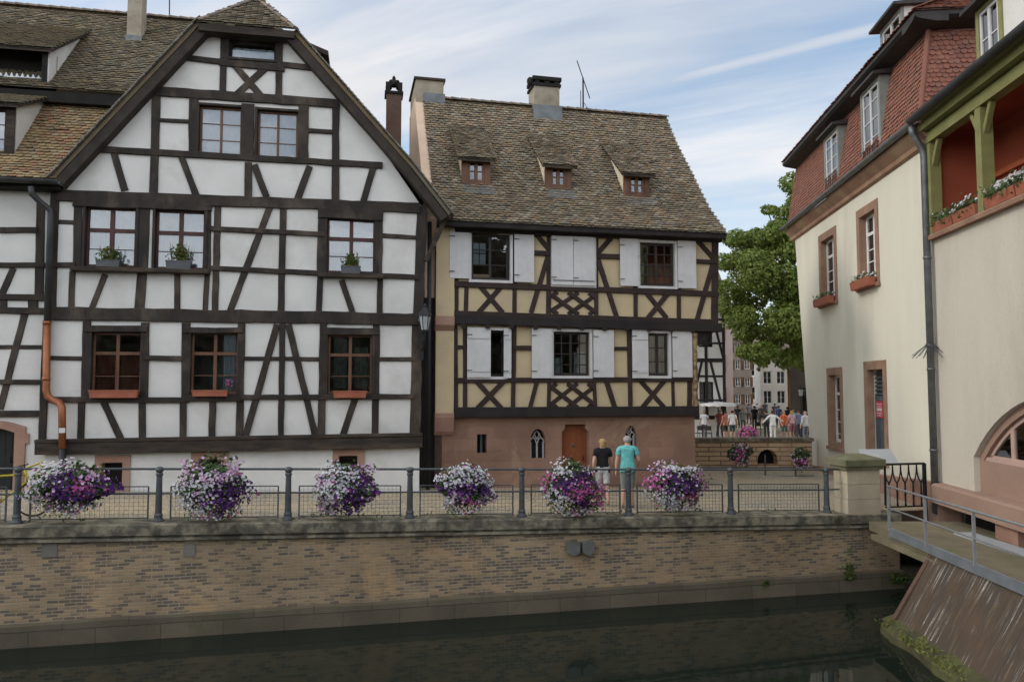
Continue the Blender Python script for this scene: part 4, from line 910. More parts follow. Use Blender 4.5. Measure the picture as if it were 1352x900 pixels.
# ------------------------------------------------------------------ flower baskets on the railing
def basket(cxp, cyp, wpx, hpx, seeds, label, dep=.12, fr=FW, group='flower baskets along the quay railing', nb=1150, shape=None):
    c = fr.uv(cxp, cyp, dep); s_ = fr.px2m(cxp, cyp) ; rx = wpx / 2 * s_ * .93; rz = hpx / 2 * s_ * .93; ry = min(.42, rx * .6)
    o = thing('flower_basket', label, 'flower basket', fr.world((c[0], dep, c[1])), fr.ang, group)
    m = MB(); w2 = rx * .62; m.prism_x([(-.13, 0), (.13, 0), (.10, -.2), (-.10, -.2)], -w2, w2); m.build('trough', M('dark_green_trough', (.03, .04, .03), (.02, .028, .02), 5, .7, .1), o)
    parts = {k: MB() for k in 'WPMKG'}; ns = random.random() * 50
    def surf():
        while True:
            d = Vector((random.gauss(0, 1), random.gauss(0, 1), random.gauss(0, 1))).normalized()
            if d.y > .55: continue
            if random.random() < .55:
                a_ = random.uniform(0, 6.2832); q_ = math.sqrt(random.random()); d = Vector((q_ * math.cos(a_), -math.sqrt(max(0, 1 - q_ * q_)), q_ * math.sin(a_)))
            r = .84 + .42 * noise.noise((d.x * 1.5 + ns, d.y * 2, d.z * 1.5)) + .22 * noise.noise((d.x * 4 + ns, d.y * 3, d.z * 4)) + random.uniform(-.10, .08)
            return d, Vector((d.x * rx * r, d.y * ry * r, d.z * rz * r))
    for _ in range(nb):
        d, p_ = surf(); q = (p_.x / rx + random.gauss(0, .09), p_.z / rz + random.gauss(0, .09))
        best = min(seeds, key=lambda s2: math.hypot(q[0] - s2[0], q[1] - s2[1]) / s2[2])[3]
        if best == 'G': 
            for _k in range(4): parts['G'].leaf(p_ + Vector((0, 0, .02)), random.uniform(.035, .07), d + Vector((random.gauss(0, .5), random.gauss(0, .5), random.gauss(0, .5))), 1.7)
            if random.random() < .7: continue
            best = 'K'
        if random.random() < .13: best = random.choice('WPMK')
        nn = (d * 1.0 + Vector((random.gauss(0, .4), -.55 + random.gauss(0, .3), .25 + random.gauss(0, .35))))
        parts[best].blossom(p_ + d * random.uniform(0, .05), random.uniform(.021, .036), nn)
    for _ in range(int(nb * 1.0)):
        d, p_ = surf(); parts['G'].leaf(p_ * random.uniform(.82, 1.05), random.uniform(.03, .06), None, 1.7)
    for _ in range(900):
        d = Vector((random.gauss(0, 1), random.gauss(0, 1), random.gauss(0, 1))).normalized() * random.uniform(.2, .8); parts['G'].leaf((d.x * rx, d.y * ry, d.z * rz), random.uniform(.05, .08), None, 1.5)
    m2 = parts['G']
    for _ in range(40): # trailing stems below
        x = random.uniform(-.75, .75) * rx; zt_ = -rz * math.sqrt(max(0, 1 - (x / rx) ** 2)) * .8
        for j in range(random.randint(2, 9)): m2.leaf((x + random.gauss(0, .02), random.uniform(-ry * .5, .02), zt_ - j * .03), random.uniform(.022, .045), None, 2)
        parts[random.choice('WWKM')].blossom((x + random.gauss(0, .02), -ry * .4, zt_ - random.uniform(0, .16)), .028, (random.gauss(0, .4), -1, 0))
    for k, nm, mt in (('W', 'white_blossoms', MAT_PW), ('P', 'purple_blossoms', MAT_PP), ('M', 'magenta_blossoms', MAT_PM), ('K', 'lilac_blossoms', MAT_PK), ('G', 'leaves', MAT_LEAF_D)):
        if parts[k].f: parts[k].build(nm, mt, o)
    return o
basket(96, 641, 122, 64, [(-.8,.1,1,'W'),(-.85,-.4,.9,'W'),(-.35,.75,.7,'W'),(-.45,-.3,.8,'K'),(-.05,.2,1,'P'),(-.1,-.4,1,'P'),(.3,.1,.9,'M'),(.25,.7,.6,'G'),(.5,.5,.6,'K'),(.8,.1,1,'P'),(.5,-.4,.8,'P'),(.2,-.8,.6,'W')], 'wide flower basket, white left and purple magenta right, in front of the copper downpipe')
basket(282, 643, 112, 84, [(0,.85,.8,'G'),(.5,.6,.6,'K'),(-.6,.5,.8,'K'),(-.3,.2,.9,'W'),(-.7,-.1,.9,'W'),(-.35,-.25,.6,'K'),(-.5,-.7,1,'W'),(.5,.0,1,'P'),(.7,-.2,.9,'P'),(.3,-.4,.8,'P'),(.2,.3,.7,'K'),(.8,.4,.6,'W')], 'flower basket with green crown, white lower left and purple right, under the middle window')
basket(455, 641, 100, 74, [(-.2,.5,1,'W'),(0,.9,.6,'G'),(-.7,-.2,.9,'W'),(-.2,-.1,1,'W'),(-.8,.3,.6,'K'),(.6,.2,1,'P'),(.75,.55,.7,'K'),(.4,-.3,1,'P'),(0,-.7,.9,'P'),(-.4,-.6,.7,'K'),(.3,.3,.6,'W')], 'flower basket white at left and dark purple at right, before the grilled cellar opening')
basket(613, 641, 86, 70, [(0,.6,1.2,'W'),(-.5,.4,1,'W'),(.5,.5,1,'W'),(-.85,-.1,.7,'P'),(-.1,-.1,.8,'P'),(.5,-.2,.8,'P'),(.85,.2,.7,'W'),(-.6,-.5,.7,'W'),(-.3,-.4,.6,'K'),(.1,-.75,.9,'M'),(-.2,-.8,.8,'M'),(.6,-.7,.6,'K')], 'round flower basket with broad white top and magenta bottom, below the slit window')
basket(756, 641, 98, 78, [(0,.8,.8,'G'),(-.4,.7,.9,'W'),(.5,.7,.8,'W'),(-.8,.3,.6,'M'),(-.4,.1,.9,'P'),(.2,.3,.8,'P'),(.1,-.1,.9,'M'),(.6,-.1,.8,'M'),(.75,.1,.8,'K'),(-.5,-.7,1.1,'W'),(-.6,-.35,.8,'W'),(.3,-.6,.9,'P'),(.6,-.5,.7,'M')], 'flower basket of white, purple and magenta in front of the orange brown door')
basket(891, 638, 92, 68, [(-.8,.2,.9,'M'),(-.6,.6,.7,'K'),(0,.7,.9,'W'),(.4,.6,.7,'W'),(-.1,.1,1,'P'),(.7,.4,.8,'K'),(.85,.1,.7,'M'),(.6,-.2,.8,'P'),(-.5,-.6,1.1,'W'),(-.1,-.7,.8,'W'),(.4,-.5,.7,'M'),(.5,-.8,.6,'M')], 'rightmost flower basket on the quay railing, magenta left side and white trailing below')
# back wall of the middle house (keeps the rooms dark)
m = MB(); m.box(xgl + .03, mx1 - .02, DEP, DEP + .25, ZB, zev + .1); m.build('back_wall', MAT_CREAM, house_m)
# ================================================================== RIGHT: CREAM HOUSE WITH MANSARD, AND PINK WING
XC, ZC = 10.6, 18.9
angR = math.atan2(-.995, -.0995)
FR = Frame((XC, ZC, 0), angR)
ru = lambda x, y, d=0: FR.uv(x, y, d)
def rrect(x0, y0, x1, y1, d=0): # corners on the receding wall
    xm = (x0 + x1) / 2; a = ru(x0, y1, d); b = ru(x1, y1, d); t0 = ru(xm, y0, d); return (a[0], b[0], ru(xm, y1, d)[1], t0[1])
def rbox(xl, ytl, ybl, xr, ytr, ybr): # left edge top/bottom, right edge top/bottom
    a0 = ru(xl, ytl); a1 = ru(xl, ybl); b0 = ru(xr, ytr); b1 = ru(xr, ybr)
    return (a0[0], b0[0], (a1[1] + b1[1]) / 2, (a0[1] + b0[1]) / 2)
MAT_CREAM_R = M('pale_cream_render', (.70, .66, .545), (.655, .615, .51), .9, .92, .3, 40, (1.3, 1.3, .35), c3=(.59, .555, .455))
MAT_PINK = M('pale_pink_render', (.56, .505, .42), (.52, .47, .39), .9, .92, .3, 40, (1.3, 1.3, .35), c3=(.465, .42, .345))
MAT_PINKST = M('pink_painted_stone', (.33, .215, .16), (.29, .185, .14), 1.5, .8, .25, 25)
MAT_WINSTONE = M('brown_window_stone', (.32, .19, .125), (.25, .145, .10), 2.2, .9, .4, 25, c3=(.36, .25, .16))
MAT_GREENW = M('olive_green_wood', (.235, .23, .085), (.19, .185, .07), 3, .6, .25)
MAT_REDW = M('brick_red_loggia', (.36, .085, .04), (.31, .07, .035), 1.5, .8, .2)
MAT_GREYWOOD = M('grey_green_wood', (.24, .25, .22), (.19, .20, .18), 4, .7, .2)
MAT_SLATE = M('dark_eaves_wood', (.045, .04, .036), (.03, .027, .025), 4, .7, .3)
cream = fthing(FR, 'mansard_house', 'tall cream rendered house with red mansard roof and narrow stone framed windows', 'house')
sF = ru(1050, 330)[0]; sB = -.02
zeC = (ru(1050, 318)[1] + ru(1212, 197)[1]) / 2; zpc = .39; ZR = -1.2
print('cream', sF, zeC, ru(1050,318), ru(1212,197))
CW = {'a': rbox(1081, 311, 405, 1104, 299, 404), 'b': rbox(1131, 281, 384, 1159, 260, 380), 'c': rbox(1092, 487, 594, 1112, 483, 592), 'd': rbox(1141, 480, 612, 1170, 472, 612)}
IN = {}
for k, (x0, x1, z0, z1) in CW.items(): IN[k] = (x0 + .26, x1 - .24, z0 + (.26 if k != 'd' else -.02), z1 - .26)
print('cream windows', CW)
m = MB(); m.wall([(sF + 1.75, ZR), (sB, ZR), (sB, zeC), (sF, zeC)], [rect(*IN[k]) for k in IN], 0, .35)
m.prism([(sF + 1.75, ZR), (sF + 2.05, ZR), (sF + .3, zeC), (sF, zeC)], .36, 9); m.box(sB - .3, sB, .36, 9, ZR, zeC); m.prism([(sF + 1.75, ZR), (sB, ZR), (sB, zeC), (sF, zeC)], 9.01, 9.3)
m.box(sF + .31, sB - .31, .36, 9, 3.7, 3.9)
m.build('wall', MAT_CREAM_R, cream)
for k, (x0, x1, z0, z1) in IN.items():
    o4 = CW[k]; m = MB(); m.wall(rect(*o4), [rect(x0 + .003, x1 - .003, z0 + .003, z1 - .003)], -.03, .18); sr = m.build('stone_surround', MAT_WINSTONE, cream)
    if k != 'd':
        window(cream, x0, x1, z0, z1, .19, MAT_WARMW, 2, (.12, .3, .48, .72), fw=.09, bw=.035, heavy=.72, mull=.10, curtain=[(0, 1, 0, 1)], cmat=M('dim_curtain', (.30, .28, .25), (.24, .22, .20), 5, .9, .1))
        m = MB(); m.box(o4[0] - .04, o4[1] + .04, -.09, -.031, o4[2] - .02, o4[2] + .1); m.build('sill', MAT_WINSTONE, sr)
    else:
        m = MB(); m.box(x0, x1, .2, .26, z0, z0 + (z1 - z0) * .72)
        for j in range(1, 4): m.box(x0 + (x1 - x0) * j / 4 - .01, x0 + (x1 - x0) * j / 4 + .01, .19, .2, z0, z0 + (z1 - z0) * .72)
        dd_ = m.build('door', M('grey_blue_door', (.085, .105, .115), (.065, .08, .09), 4, .5, .2), cream)
        m = MB()
        for j in range(6): zc = z0 + (z1 - z0) * (.735 + .043 * j); m.prism_x([(.19, zc), (.25, zc + .06), (.262, zc + .05), (.20, zc - .01)], x0, x1)
        m.box(x0, x1, .27, .28, z0 + (z1 - z0) * .72, z1); m.build('louvre', MATS['grey_blue_door'], dd_)
# red notice on the door
n0 = rbox(1160, 534, 551, 1172, 532, 550); sg = thing('notice_sign', 'small red notice with white lettering on the narrow grey door', 'sign', FR.world((IN['d'][0] + .45, .17, (n0[2] + n0[3]) / 2)), FR.ang)
m = MB(); m.box(-.24, .24, -.01, .012, -.24, .26); m.build('board', M('notice_red', (.55, .03, .05), (.48, .025, .04), 3, .5, .05), sg)
m = MB()
for (z, w_) in ((.17, .17), (.10, .12), (-.10, .16), (-.17, .10)): m.box(-w_, w_, -.014, -.0105, z - .012, z + .012)
m.box(-.18, .18, -.014, -.0105, -.03, .05); m.box(-.2, -.185, -.014, -.0105, -.2, .22); m.box(.185, .2, -.014, -.0105, -.2, .22); m.build('lettering', MAT_WHITE, sg)
# plinth, cornice, gutter, downpipe
m = MB(); m.add([(sF + 1.65, -.12, -1.2), (sB, -.12, -1.2), (sB, -.12, .39), (sF + 1.5, -.12, -.30), (sF + 1.65, -.005, -1.2), (sB, -.005, -1.2), (sB, -.005, .42), (sF + 1.5, -.005, -.27)], [(0, 1, 2, 3), (3, 2, 6, 7), (0, 3, 7, 4), (1, 5, 6, 2)])
m.build('plinth', MAT_SANDSTONE, cream)
c0 = zeC
m = MB(); m.prism_x([(-.01, c0 - .05), (-.10, c0 + .0), (-.12, c0 + .12), (-.30, c0 + .30), (-.34, c0 + .42), (.3, c0 + .42), (.3, c0 - .05)], sF - .3, sB + .22); m.build('cornice', MAT_WINSTONE, cream)
def gutter(mb, yc, zc, r, x0, x1):
    a = [(yc + r * math.cos(math.pi + math.pi * j / 8), zc + r * math.sin(math.pi + math.pi * j / 8)) for j in range(9)]; b = [(yc + (r - .015) * math.cos(math.pi + math.pi * j / 8), zc + (r - .015) * math.sin(math.pi + math.pi * j / 8)) for j in range(8, -1, -1)]
    mb.prism_x(a + b, x0, x1)
m = MB(); gutter(m, -.45, c0 + .52, .11, sF - .35, sB + .28); m.build('gutter', MAT_ZINC, cream)
dpR = MB(); dpR.tube([(.10, -.45, c0 + .42), (.10, -.44, c0 + .25), (.02, -.2, c0 - .1), (.02, -.15, c0 - .3), (.02, -.15, -.35)], .085, 12)
for zc in (1.2, 3.2, 6.0): dpR.lathe([(.10, -.03), (.10, .03)], (.02, -.15, zc), 12)
dpo = dpR.build('downpipe', MAT_ZINC, cream, smooth=True)
sp_ = ru(1225, 462); m = MB(); zc = sp_[1]
for j in range(26):
    an = 2 * math.pi * j / 26; m.tube([(.02 + .10 * math.cos(an), -.15 + .10 * math.sin(an), zc + .1), (.02 + .42 * math.cos(an), -.15 + .42 * math.sin(an), zc - .16 - .06 * (j % 2))], .008, 4)
m.lathe([(.11, .06), (.11, .13)], (.02, -.15, zc), 12); m.build('spiked_collar', MAT_IRON, dpo)
# mansard: steep tiled lower slope on the canal side and on the near end, dark eaves, upper slope
zM0 = c0 + .46; tp = FR.at_x(1222, 40, -.15); zM1 = tp[1]; dM = .16
print('mansard top', tp)
pr = [(-.30, zM0), (-.20, zM0 + .35), (dM, zM1)]; LM = prof_len(pr); hip = lambda v: sB + .12 - .28 * v / LM
m = MB(); tiled(m, pr, sF - .1, hip, .155, .125, .016); roof_c = m.build('roof', MAT_TILE_RED, cream)
# near end slope: its own frame axes, local x = depth into the building
FE = Frame(FR.world((0, 0, 0)), FR.ang + math.pi / 2)     # local x = into the building, local y = towards the far end
pre = [(-.12, zM0), (-.05, zM0 + .35), (.16, zM1)]
end_e = thing('end', None, None, (0, 0, 0)); bpy.data.objects.remove(end_e)
m = MB(); tiled(m, pre, lambda v: -.30 + (dM + .30) * v / LM, 5.2, .155, .125, .016)
# move those vertices from the end frame to the facade frame: (x, y) -> (s = -y, depth = x)
m.v = [(-p_[1], p_[0], p_[2]) for p_ in m.v]; m.build('end_slope', MAT_TILE_RED, roof_c)
m = MB(); m.tube([(sB + .14, -.33, zM0), (sB + .05, -.20, zM0 + .35), (-.14, dM - .02, zM1)], .07, 8); m.build('hip_tiles', MAT_TILE_RED, roof_c)
m = MB(); ov = -.42
m.prism_x([(dM - .02, zM1 - .02), (ov + .1, zM1 + .08), (ov, zM1 + .14), (ov, zM1 + .24), (.4, zM1 + .36), (.4, zM1 - .02)], sF - .1, .398); m.build('upper_eaves', MAT_SLATE, roof_c)
m = MB(); m.add([(p_[1] * 1, p_[0], p_[2]) for p_ in [(0, 0, 0)]], []); 
sec = [(-.16, zM1 - .02), (.30, zM1 + .08), (.40, zM1 + .14), (.40, zM1 + .24), (-.4, zM1 + .36), (-.4, zM1 - .02)]
m = MB(); m.prism([(q[0], q[1]) for q in sec], -.418, 5.2); m.build('end_eaves', MAT_SLATE, roof_c)
up = [(ov - .04, zM1 + .25), (4.6, zM1 + 3.4)]; LU = prof_len(up)
m = MB(); tiled(m, up, sF - .15, lambda v: .5 - 4.0 * v / LU, .2, .155, .02)
m2 = MB(); up2 = [(-.44, zM1 + .26), (4.1, zM1 + 3.4)]; tiled(m2, up2, lambda v: ov + 5.0 * v / LU, 8, .2, .155, .02); m2.v = [(-p_[1], p_[0], p_[2]) for p_ in m2.v]
m.add(m2.v, m2.f); m.build('upper_slope', MAT_TILE_RED, roof_c)
# dormers in the mansard and one on the upper slope
def mdormer(x0, x1, yt, yb, dep, par, mat, cheek, name='dormer', backd=1.2, w_over=.14, lean=True, bars=(.3, .55, .8)):
    a = ru(x0, yb, dep); b = ru(x1, yb, dep); t_ = ru((x0 + x1) / 2, yt, dep); X0, X1, z0, z1 = a[0], b[0], (a[1] + b[1]) / 2, t_[1]
    m = MB(); m.wall(rect(X0, X1, z0, z1), [rect(X0 + .13, X1 - .13, z0 + .1, z1 - .12)], dep, dep + .08); o = m.build(name, mat, par)
    m = MB(); m.box(X0 + .001, X0 + .05, dep + .081, dep + backd, z0, z1 - .02); m.build('cheek', cheek, o); m = MB(); m.box(X1 - .05, X1 - .001, dep + .081, dep + backd, z0, z1 - .02); m.build('cheek', cheek, o)
    m = MB(); m.prism_x([(dep - w_over * 1.6, z1 - .03), (dep - w_over * 1.6, z1 + .05), (dep + backd, z1 + .30), (dep + backd, z1 + .0)], X0 - w_over, X1 + w_over); m.build('dormer_roof', MAT_SLATE, o)
    window(o, X0 + .14, X1 - .14, z0 + .11, z1 - .13, dep + .02, MAT_WHITE, 2, bars, fw=.07, bw=.03, mull=.09, curtain=[(0, 1, 0, 1)], cmat=MATS['dim_curtain'], name='dormer_window')
    return o, X0, X1, z0, z1
for (x0, x1, yt, yb) in ((1089, 1108, 172, 250), (1138, 1164, 108, 216)):
    o, X0, X1, z0, z1 = mdormer(x0, x1, yt, yb, -.22, roof_c, MAT_GREYWOOD, MAT_GREYWOOD)
    m = MB()
    for k in range(7): x = X0 + .2 + (X1 - X0 - .4) * k / 6; m.tube([(x, -.26, z0 + .12), (x + .04 * (-1) ** k, -.26, z0 + .5)], .012, 4)
    m.tube([(X0 + .14, -.26, z0 + .5), (X1 - .14, -.26, z0 + .5)], .014, 4); m.build('guard_rail', MAT_BLACK, o)
mdormer(1163, 1192, 22, 84, .30, roof_c, MAT_GREYWOOD, MAT_PLASTER, backd=2.6, w_over=.17, bars=(.5,))
# window boxes on the two upper windows
def wbox(k, label, nb=30):
    x0, x1, z0, z1 = CW[k]; o = thing('window_box', label, 'window box', FR.world(((x0 + x1) / 2, -.2, z0 + .02)), FR.ang, 'terracotta window boxes of the cream house')
    w_ = (x1 - x0) * .84; m = MB(); m.prism_x([(-.10, 0), (.10, 0), (.13, .26), (-.13, .26)], -w_ / 2, w_ / 2); m.build('trough', MAT_TERRACOTTA, o)
    m = MB(); q = MB()
    for _ in range(90): m.leaf((random.uniform(-w_ / 2, w_ / 2), random.uniform(-.14, .14), .26 + random.random() * .16), random.uniform(.04, .08), None, 1.6)
    for _ in range(nb): q.blossom((random.uniform(-w_ / 2, w_ / 2), random.uniform(-.16, .1), .3 + random.random() * .16), .035, (random.gauss(0, .4), -1, .5))
    m.build('leaves', MAT_LEAF_D, o); q.build('white_blossoms', MAT_PW, o); return o
wbox('a', 'terracotta window box with few flowers, under the farther upper window of the cream house', 12); wbox('b', 'terracotta window box with white flowers, under the nearer upper window of the cream house', 26)
# ---------------------------------------------------------------- pink wing
pink = fthing(FR, 'pink_house', 'pale pink house with green timbered loggia and wide arched window at the right edge', 'house')
S1 = 10.0; zS = (ru(1227, 316)[1] + ru(1350, 258)[1]) / 2; zT = (ru(1224, 203)[1] + ru(1350, 92)[1]) / 2; zG = (ru(1205, 180)[1])
print('loggia', zS, zT, ru(1227,316), ru(1350,258), ru(1224,203), ru(1350,92), 'gutter', ru(1205,180,-.4), ru(1350,62,-.4))
ac, az, aR = 4.81, -1.64, 4.25; jl = 1.63; jr = 2 * ac - jl; zj = az + math.sqrt(aR ** 2 - (ac - jl) ** 2)
def archpts(r, x0, x1, n=20): return [(x0 + (x1 - x0) * k / n, az + math.sqrt(max(0, r * r - (x0 + (x1 - x0) * k / n - ac) ** 2))) for k in range(n + 1)]
ap = archpts(aR, jr, jl)
m = MB(); m.wall([(.0, .3), (S1, .3), (S1, zS - .06), (.0, zS - .06)], [[(jl, .38), (jr, .38)] + ap], .01, .5)
m.box(.0, S1, .51, 2.2, zS - .3, zS - .07); m.box(S1 - .3, S1, .52, 8, -.4, zT + .3); m.box(.0, .25, .52, 8, -.4, zS - .31); m.box(0, S1, 8, 8.3, -.4, zT)
m.build('wall', MAT_PINK, pink)
# arched window: stone reveal, parapet, timber frame
m = MB(); ins = .17; ap2 = archpts(aR - ins, jr - ins, jl + ins)
m.wall([(jl + .003, .385), (jr - .003, .385)] + archpts(aR - .003, jr - .003, jl + .003), [[(jl + ins, 1.12), (jr - ins, 1.12)] + ap2], .14, .42); ar = m.build('arch_reveal', MAT_PINKST, pink)
m = MB(); ap3 = archpts(aR - ins - .09, jr - ins - .1, jl + ins + .12); m.wall([(jl + ins + .01, 1.125), (jr - ins - .01, 1.125)] + archpts(aR - ins - .01, jr - ins - .01, jl + ins + .01), [[(jl + ins + .12, 1.25), (jr - ins - .1, 1.25)] + ap3], .22, .3)
wx = [ru(1336, 560, .22)[0] + 1.35 * k for k in range(5)]
for x in wx: m.box(x - .06, x + .06, .215, .29, 1.2, min(2.5, az + math.sqrt((aR - ins) ** 2 - (x - ac) ** 2) - .02))
m.box(jl + ins, jr - ins, .17, .219, 1.09, 1.2)
aw = m.build('arched_window', M('pink_joinery', (.50, .34, .28), (.44, .30, .25), 3, .5, .1), pink)
m = MB(); m.prism([(jl + ins, 1.13), (jr - ins, 1.13)] + archpts(aR - ins - .02, jr - ins, jl + ins), .25, .256); m.build('pane', M_glass(), aw)
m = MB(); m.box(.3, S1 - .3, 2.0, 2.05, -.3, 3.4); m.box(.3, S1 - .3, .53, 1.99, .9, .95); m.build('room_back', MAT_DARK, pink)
cb_ = thing('bench', 'golden wooden bench seen through the wide arched window of the pink house', 'bench', FR.world((2.6, .9, .951)), FR.ang); GW = M('golden_wood', (.40, .19, .045), (.30, .14, .035), 3, .5, .2, 20)
m = MB(); m.box(-.75, .75, -.12, .25, .38, .43); m.build('seat', GW, cb_)
for x in (-.68, .68): m = MB(); m.box(x - .03, x + .03, -.08, .22, 0, .38); m.build('leg', GW, cb_)
m = MB()
for k in range(9): m.box(-.72 + .17 * k, -.64 + .17 * k, .20, .23, .431, .85)
m.box(-.75, .75, .195, .24, .85, .92); m.build('backrest', GW, cb_)
# sandstone base band carried on blocks over a dark void
m = MB(); m.prism_x([(-.28, -.06), (-.28, .36), (-.22, .40), (.0, .41), (.4, .41), (.4, -.06)], .12, S1); m.build('base_band', MAT_PINKST, pink)
for a, b in ((.0, .12),(2.75, 3.6), (6.2, 7.2)): m = MB(); m.box(a, b, -.14, .4, -.9, -.062); m.build('support_block', MAT_SANDSTONE, pink)
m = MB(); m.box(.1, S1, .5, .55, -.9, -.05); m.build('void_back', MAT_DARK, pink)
# loggia
m = MB(); m.prism_x([(-.14, zS - .11), (-.16, zS - .02), (-.10, zS + .03), (.3, zS + .03), (.3, zS - .11)], .02, S1); m.build('loggia_sill', MAT_WINSTONE, pink)
m = MB(); m.box(.03, S1, 1.45, 1.5, zS - .05, zT + .5); m.box(.03, .08, .1, 1.449, zS - .05, zT + .5); m.box(.03, S1, .0, 1.449, zT + .32, zT + .38); lw = m.build('loggia_wall', MAT_REDW, pink)
m = MB(); m.box(.031, S1, .31, 1.449, zS - .06, zS - .03); m.build('loggia_floor', MAT_WINSTONE, pink)
wr = rrect(1316, 170, 1346, 300, 1.4)
window(lw, wr[0] - .05, wr[0] + 1.3, zS + .02, zS + 1.25, 1.37, MAT_WHITE, 2, (.5,), fw=.1, curtain=[(0, 1, 0, 1)], mull=.13)
m = MB(); m.box(wr[0] - .25, wr[0] + 1.5, 1.33, 1.449, zS + 1.36, zS + 1.48); m.build('lintel', M('orange_wood', (.42, .12, .05), (.36, .10, .04), 3, .6, .2), lw)
pxs = [.12, ru(1300, 210, .02)[0], 0, 0]; st_ = pxs[1] - pxs[0]; pxs = [.12, pxs[1], pxs[1] + st_, pxs[1] + 2 * st_]
for x in pxs:
    w_ = .12; m = MB(); m.prism_z([(x - w_, -.10), (x + w_, -.10), (x + w_, .16), (x - w_, .16)], zS + .032, zT - .001)
    for s_ in (-1, 1): m.beam((x + s_ * .06, zT - .62), (x + s_ * .42, zT + .0), .11, -.05, .07, .01)
    m.build('loggia_post', MAT_GREENW, pink)
m = MB(); m.box(.05, S1, -.12, .14, zT, zT + .26); m.box(.05, S1, -.30, .14, zT + .30, zT + .52); m.build('loggia_beam', MAT_GREENW, pink)
m = MB(); zGG = zeC + .50; m.prism_x([(-.40, zT + .525), (-.45, zGG), (.5, zGG + .45), (.5, zT + .525)], .30, S1); m.build('eaves_board', MAT_GREENW, pink)
m = MB(); gutter(m, -.52, zGG + .06, .13, .2, S1); m.build('gutter', MAT_DKZINC, pink)
prp = [(-.48, zGG + .03), (4, zGG + 1.75)]
m = MB(); tiled(m, prp, .55, S1, .2, .155, .02); roof_p = m.build('roof', MAT_TILE_RED, pink)
o, X0, X1, z0, z1 = mdormer(1290, 1325, -4, 92, .05, roof_p, MAT_GREENW, MAT_PLASTER, backd=2.5, w_over=.16, bars=(.5,))
m = MB(); m.box(X1 - .001, X1 + 2.5, .09, .2, z0 - .2, z1); m.build('dormer_wall', MAT_PLASTER, o)
# loggia flower boxes
def lbox(x0, x1, label, nb):
    o = thing('balcony_flower_box', label, 'flower box', FR.world(((x0 + x1) / 2, -.02, zS + .034)), FR.ang, 'flower boxes along the loggia sill'); w_ = x1 - x0
    m = MB(); m.prism_x([(-.09, 0), (.09, 0), (.12, .24), (-.12, .24)], -w_ / 2, w_ / 2); m.build('trough', MAT_TERRACOTTA, o)
    m = MB(); q = MB()
    for _ in range(int(150 * w_)): m.leaf((random.uniform(-w_ / 2, w_ / 2), random.gauss(-.06, .09), .24 + random.gauss(.05, .09)), random.uniform(.04, .08), None, 1.6)
    for _ in range(nb): q.blossom((random.gauss(0, w_ / 3.4), random.uniform(-.2, .05), .3 + random.random() * .16), .04, (random.gauss(0, .4), -1, .5))
    m.build('leaves', MAT_LEAF_D, o); q.build('white_blossoms', MAT_PW, o)
sp1 = pxs[1]
lbox(.28, .28 + (sp1 - .5) * .48, 'terracotta loggia box with sparse white flowers, next to the downpipe corner', 16); lbox(.30 + (sp1 - .5) * .5, sp1 - .2, 'terracotta loggia box with dense white flowers just left of the second green post', 34); lbox(sp1 + .2, sp1 + 1.35, 'terracotta loggia box full of dark leaves in front of the white loggia window', 26); lbox(sp1 + 1.4, sp1 + 2.0, 'short terracotta loggia box at the right edge of the picture', 24)
# ================================================================== PIER, IRON FENCE, BOARD, WALKWAY, SLOPED BOARDS
pz = ground_z(8.3); pa = FW.uv(1121, 660, -.02); pb = FW.uv(1164, 660, -.02); cap_z = FW.uv(1133, 620, -.02)[1]; cap_t = FW.uv(1133, 604, -.02)[1]
pier = fthing(FW, 'stone_pier', 'square sandstone gate pier with mossy moulded cap at the end of the quay railing', 'pier')
x0, x1 = pa[0], pb[0]; h = cap_z - pz
m = MB(); g = .006
for k in range(3): m.box(x0 + (k % 2) * .004, x1 - (k % 2) * .004, .02 + .004 * (k % 2), .54, pz + h * k / 3 + (g if k else -.02), pz + h * (k + 1) / 3 - g)
m.box(x0 + .02, x1 - .02, .04, .52, pz, pz + h - .01)
m.build('shaft', M('pale_sandstone', (.45, .39, .28), (.36, .31, .225), 1.5, .9, .4, 25, c3=(.24, .235, .14)), pier)
m = MB(); m.box(x0 - .07, x1 + .05, -.05, .61, cap_z, cap_z + .09); m.box(x0 - .12, x1 + .09, -.10, .66, cap_z + .09, cap_t - .05)
xm = (x0 + x1) / 2; zt = cap_t - .05; m.add([(x0 - .12, -.10, zt), (x1 + .09, -.10, zt), (x1 + .09, .66, zt), (x0 - .12, .66, zt), (xm - .16, .2, zt + .12), (xm + .16, .2, zt + .12), (xm + .16, .36, zt + .12), (xm - .16, .36, zt + .12)], [(0, 1, 5, 4), (1, 2, 6, 5), (2, 3, 7, 6), (3, 0, 4, 7), (4, 5, 6, 7)])
m.build('cap', M('mossy_capstone', (.175, .16, .10), (.115, .115, .06), 2.2, .95, .5, 25, c3=(.09, .10, .045)), pier)
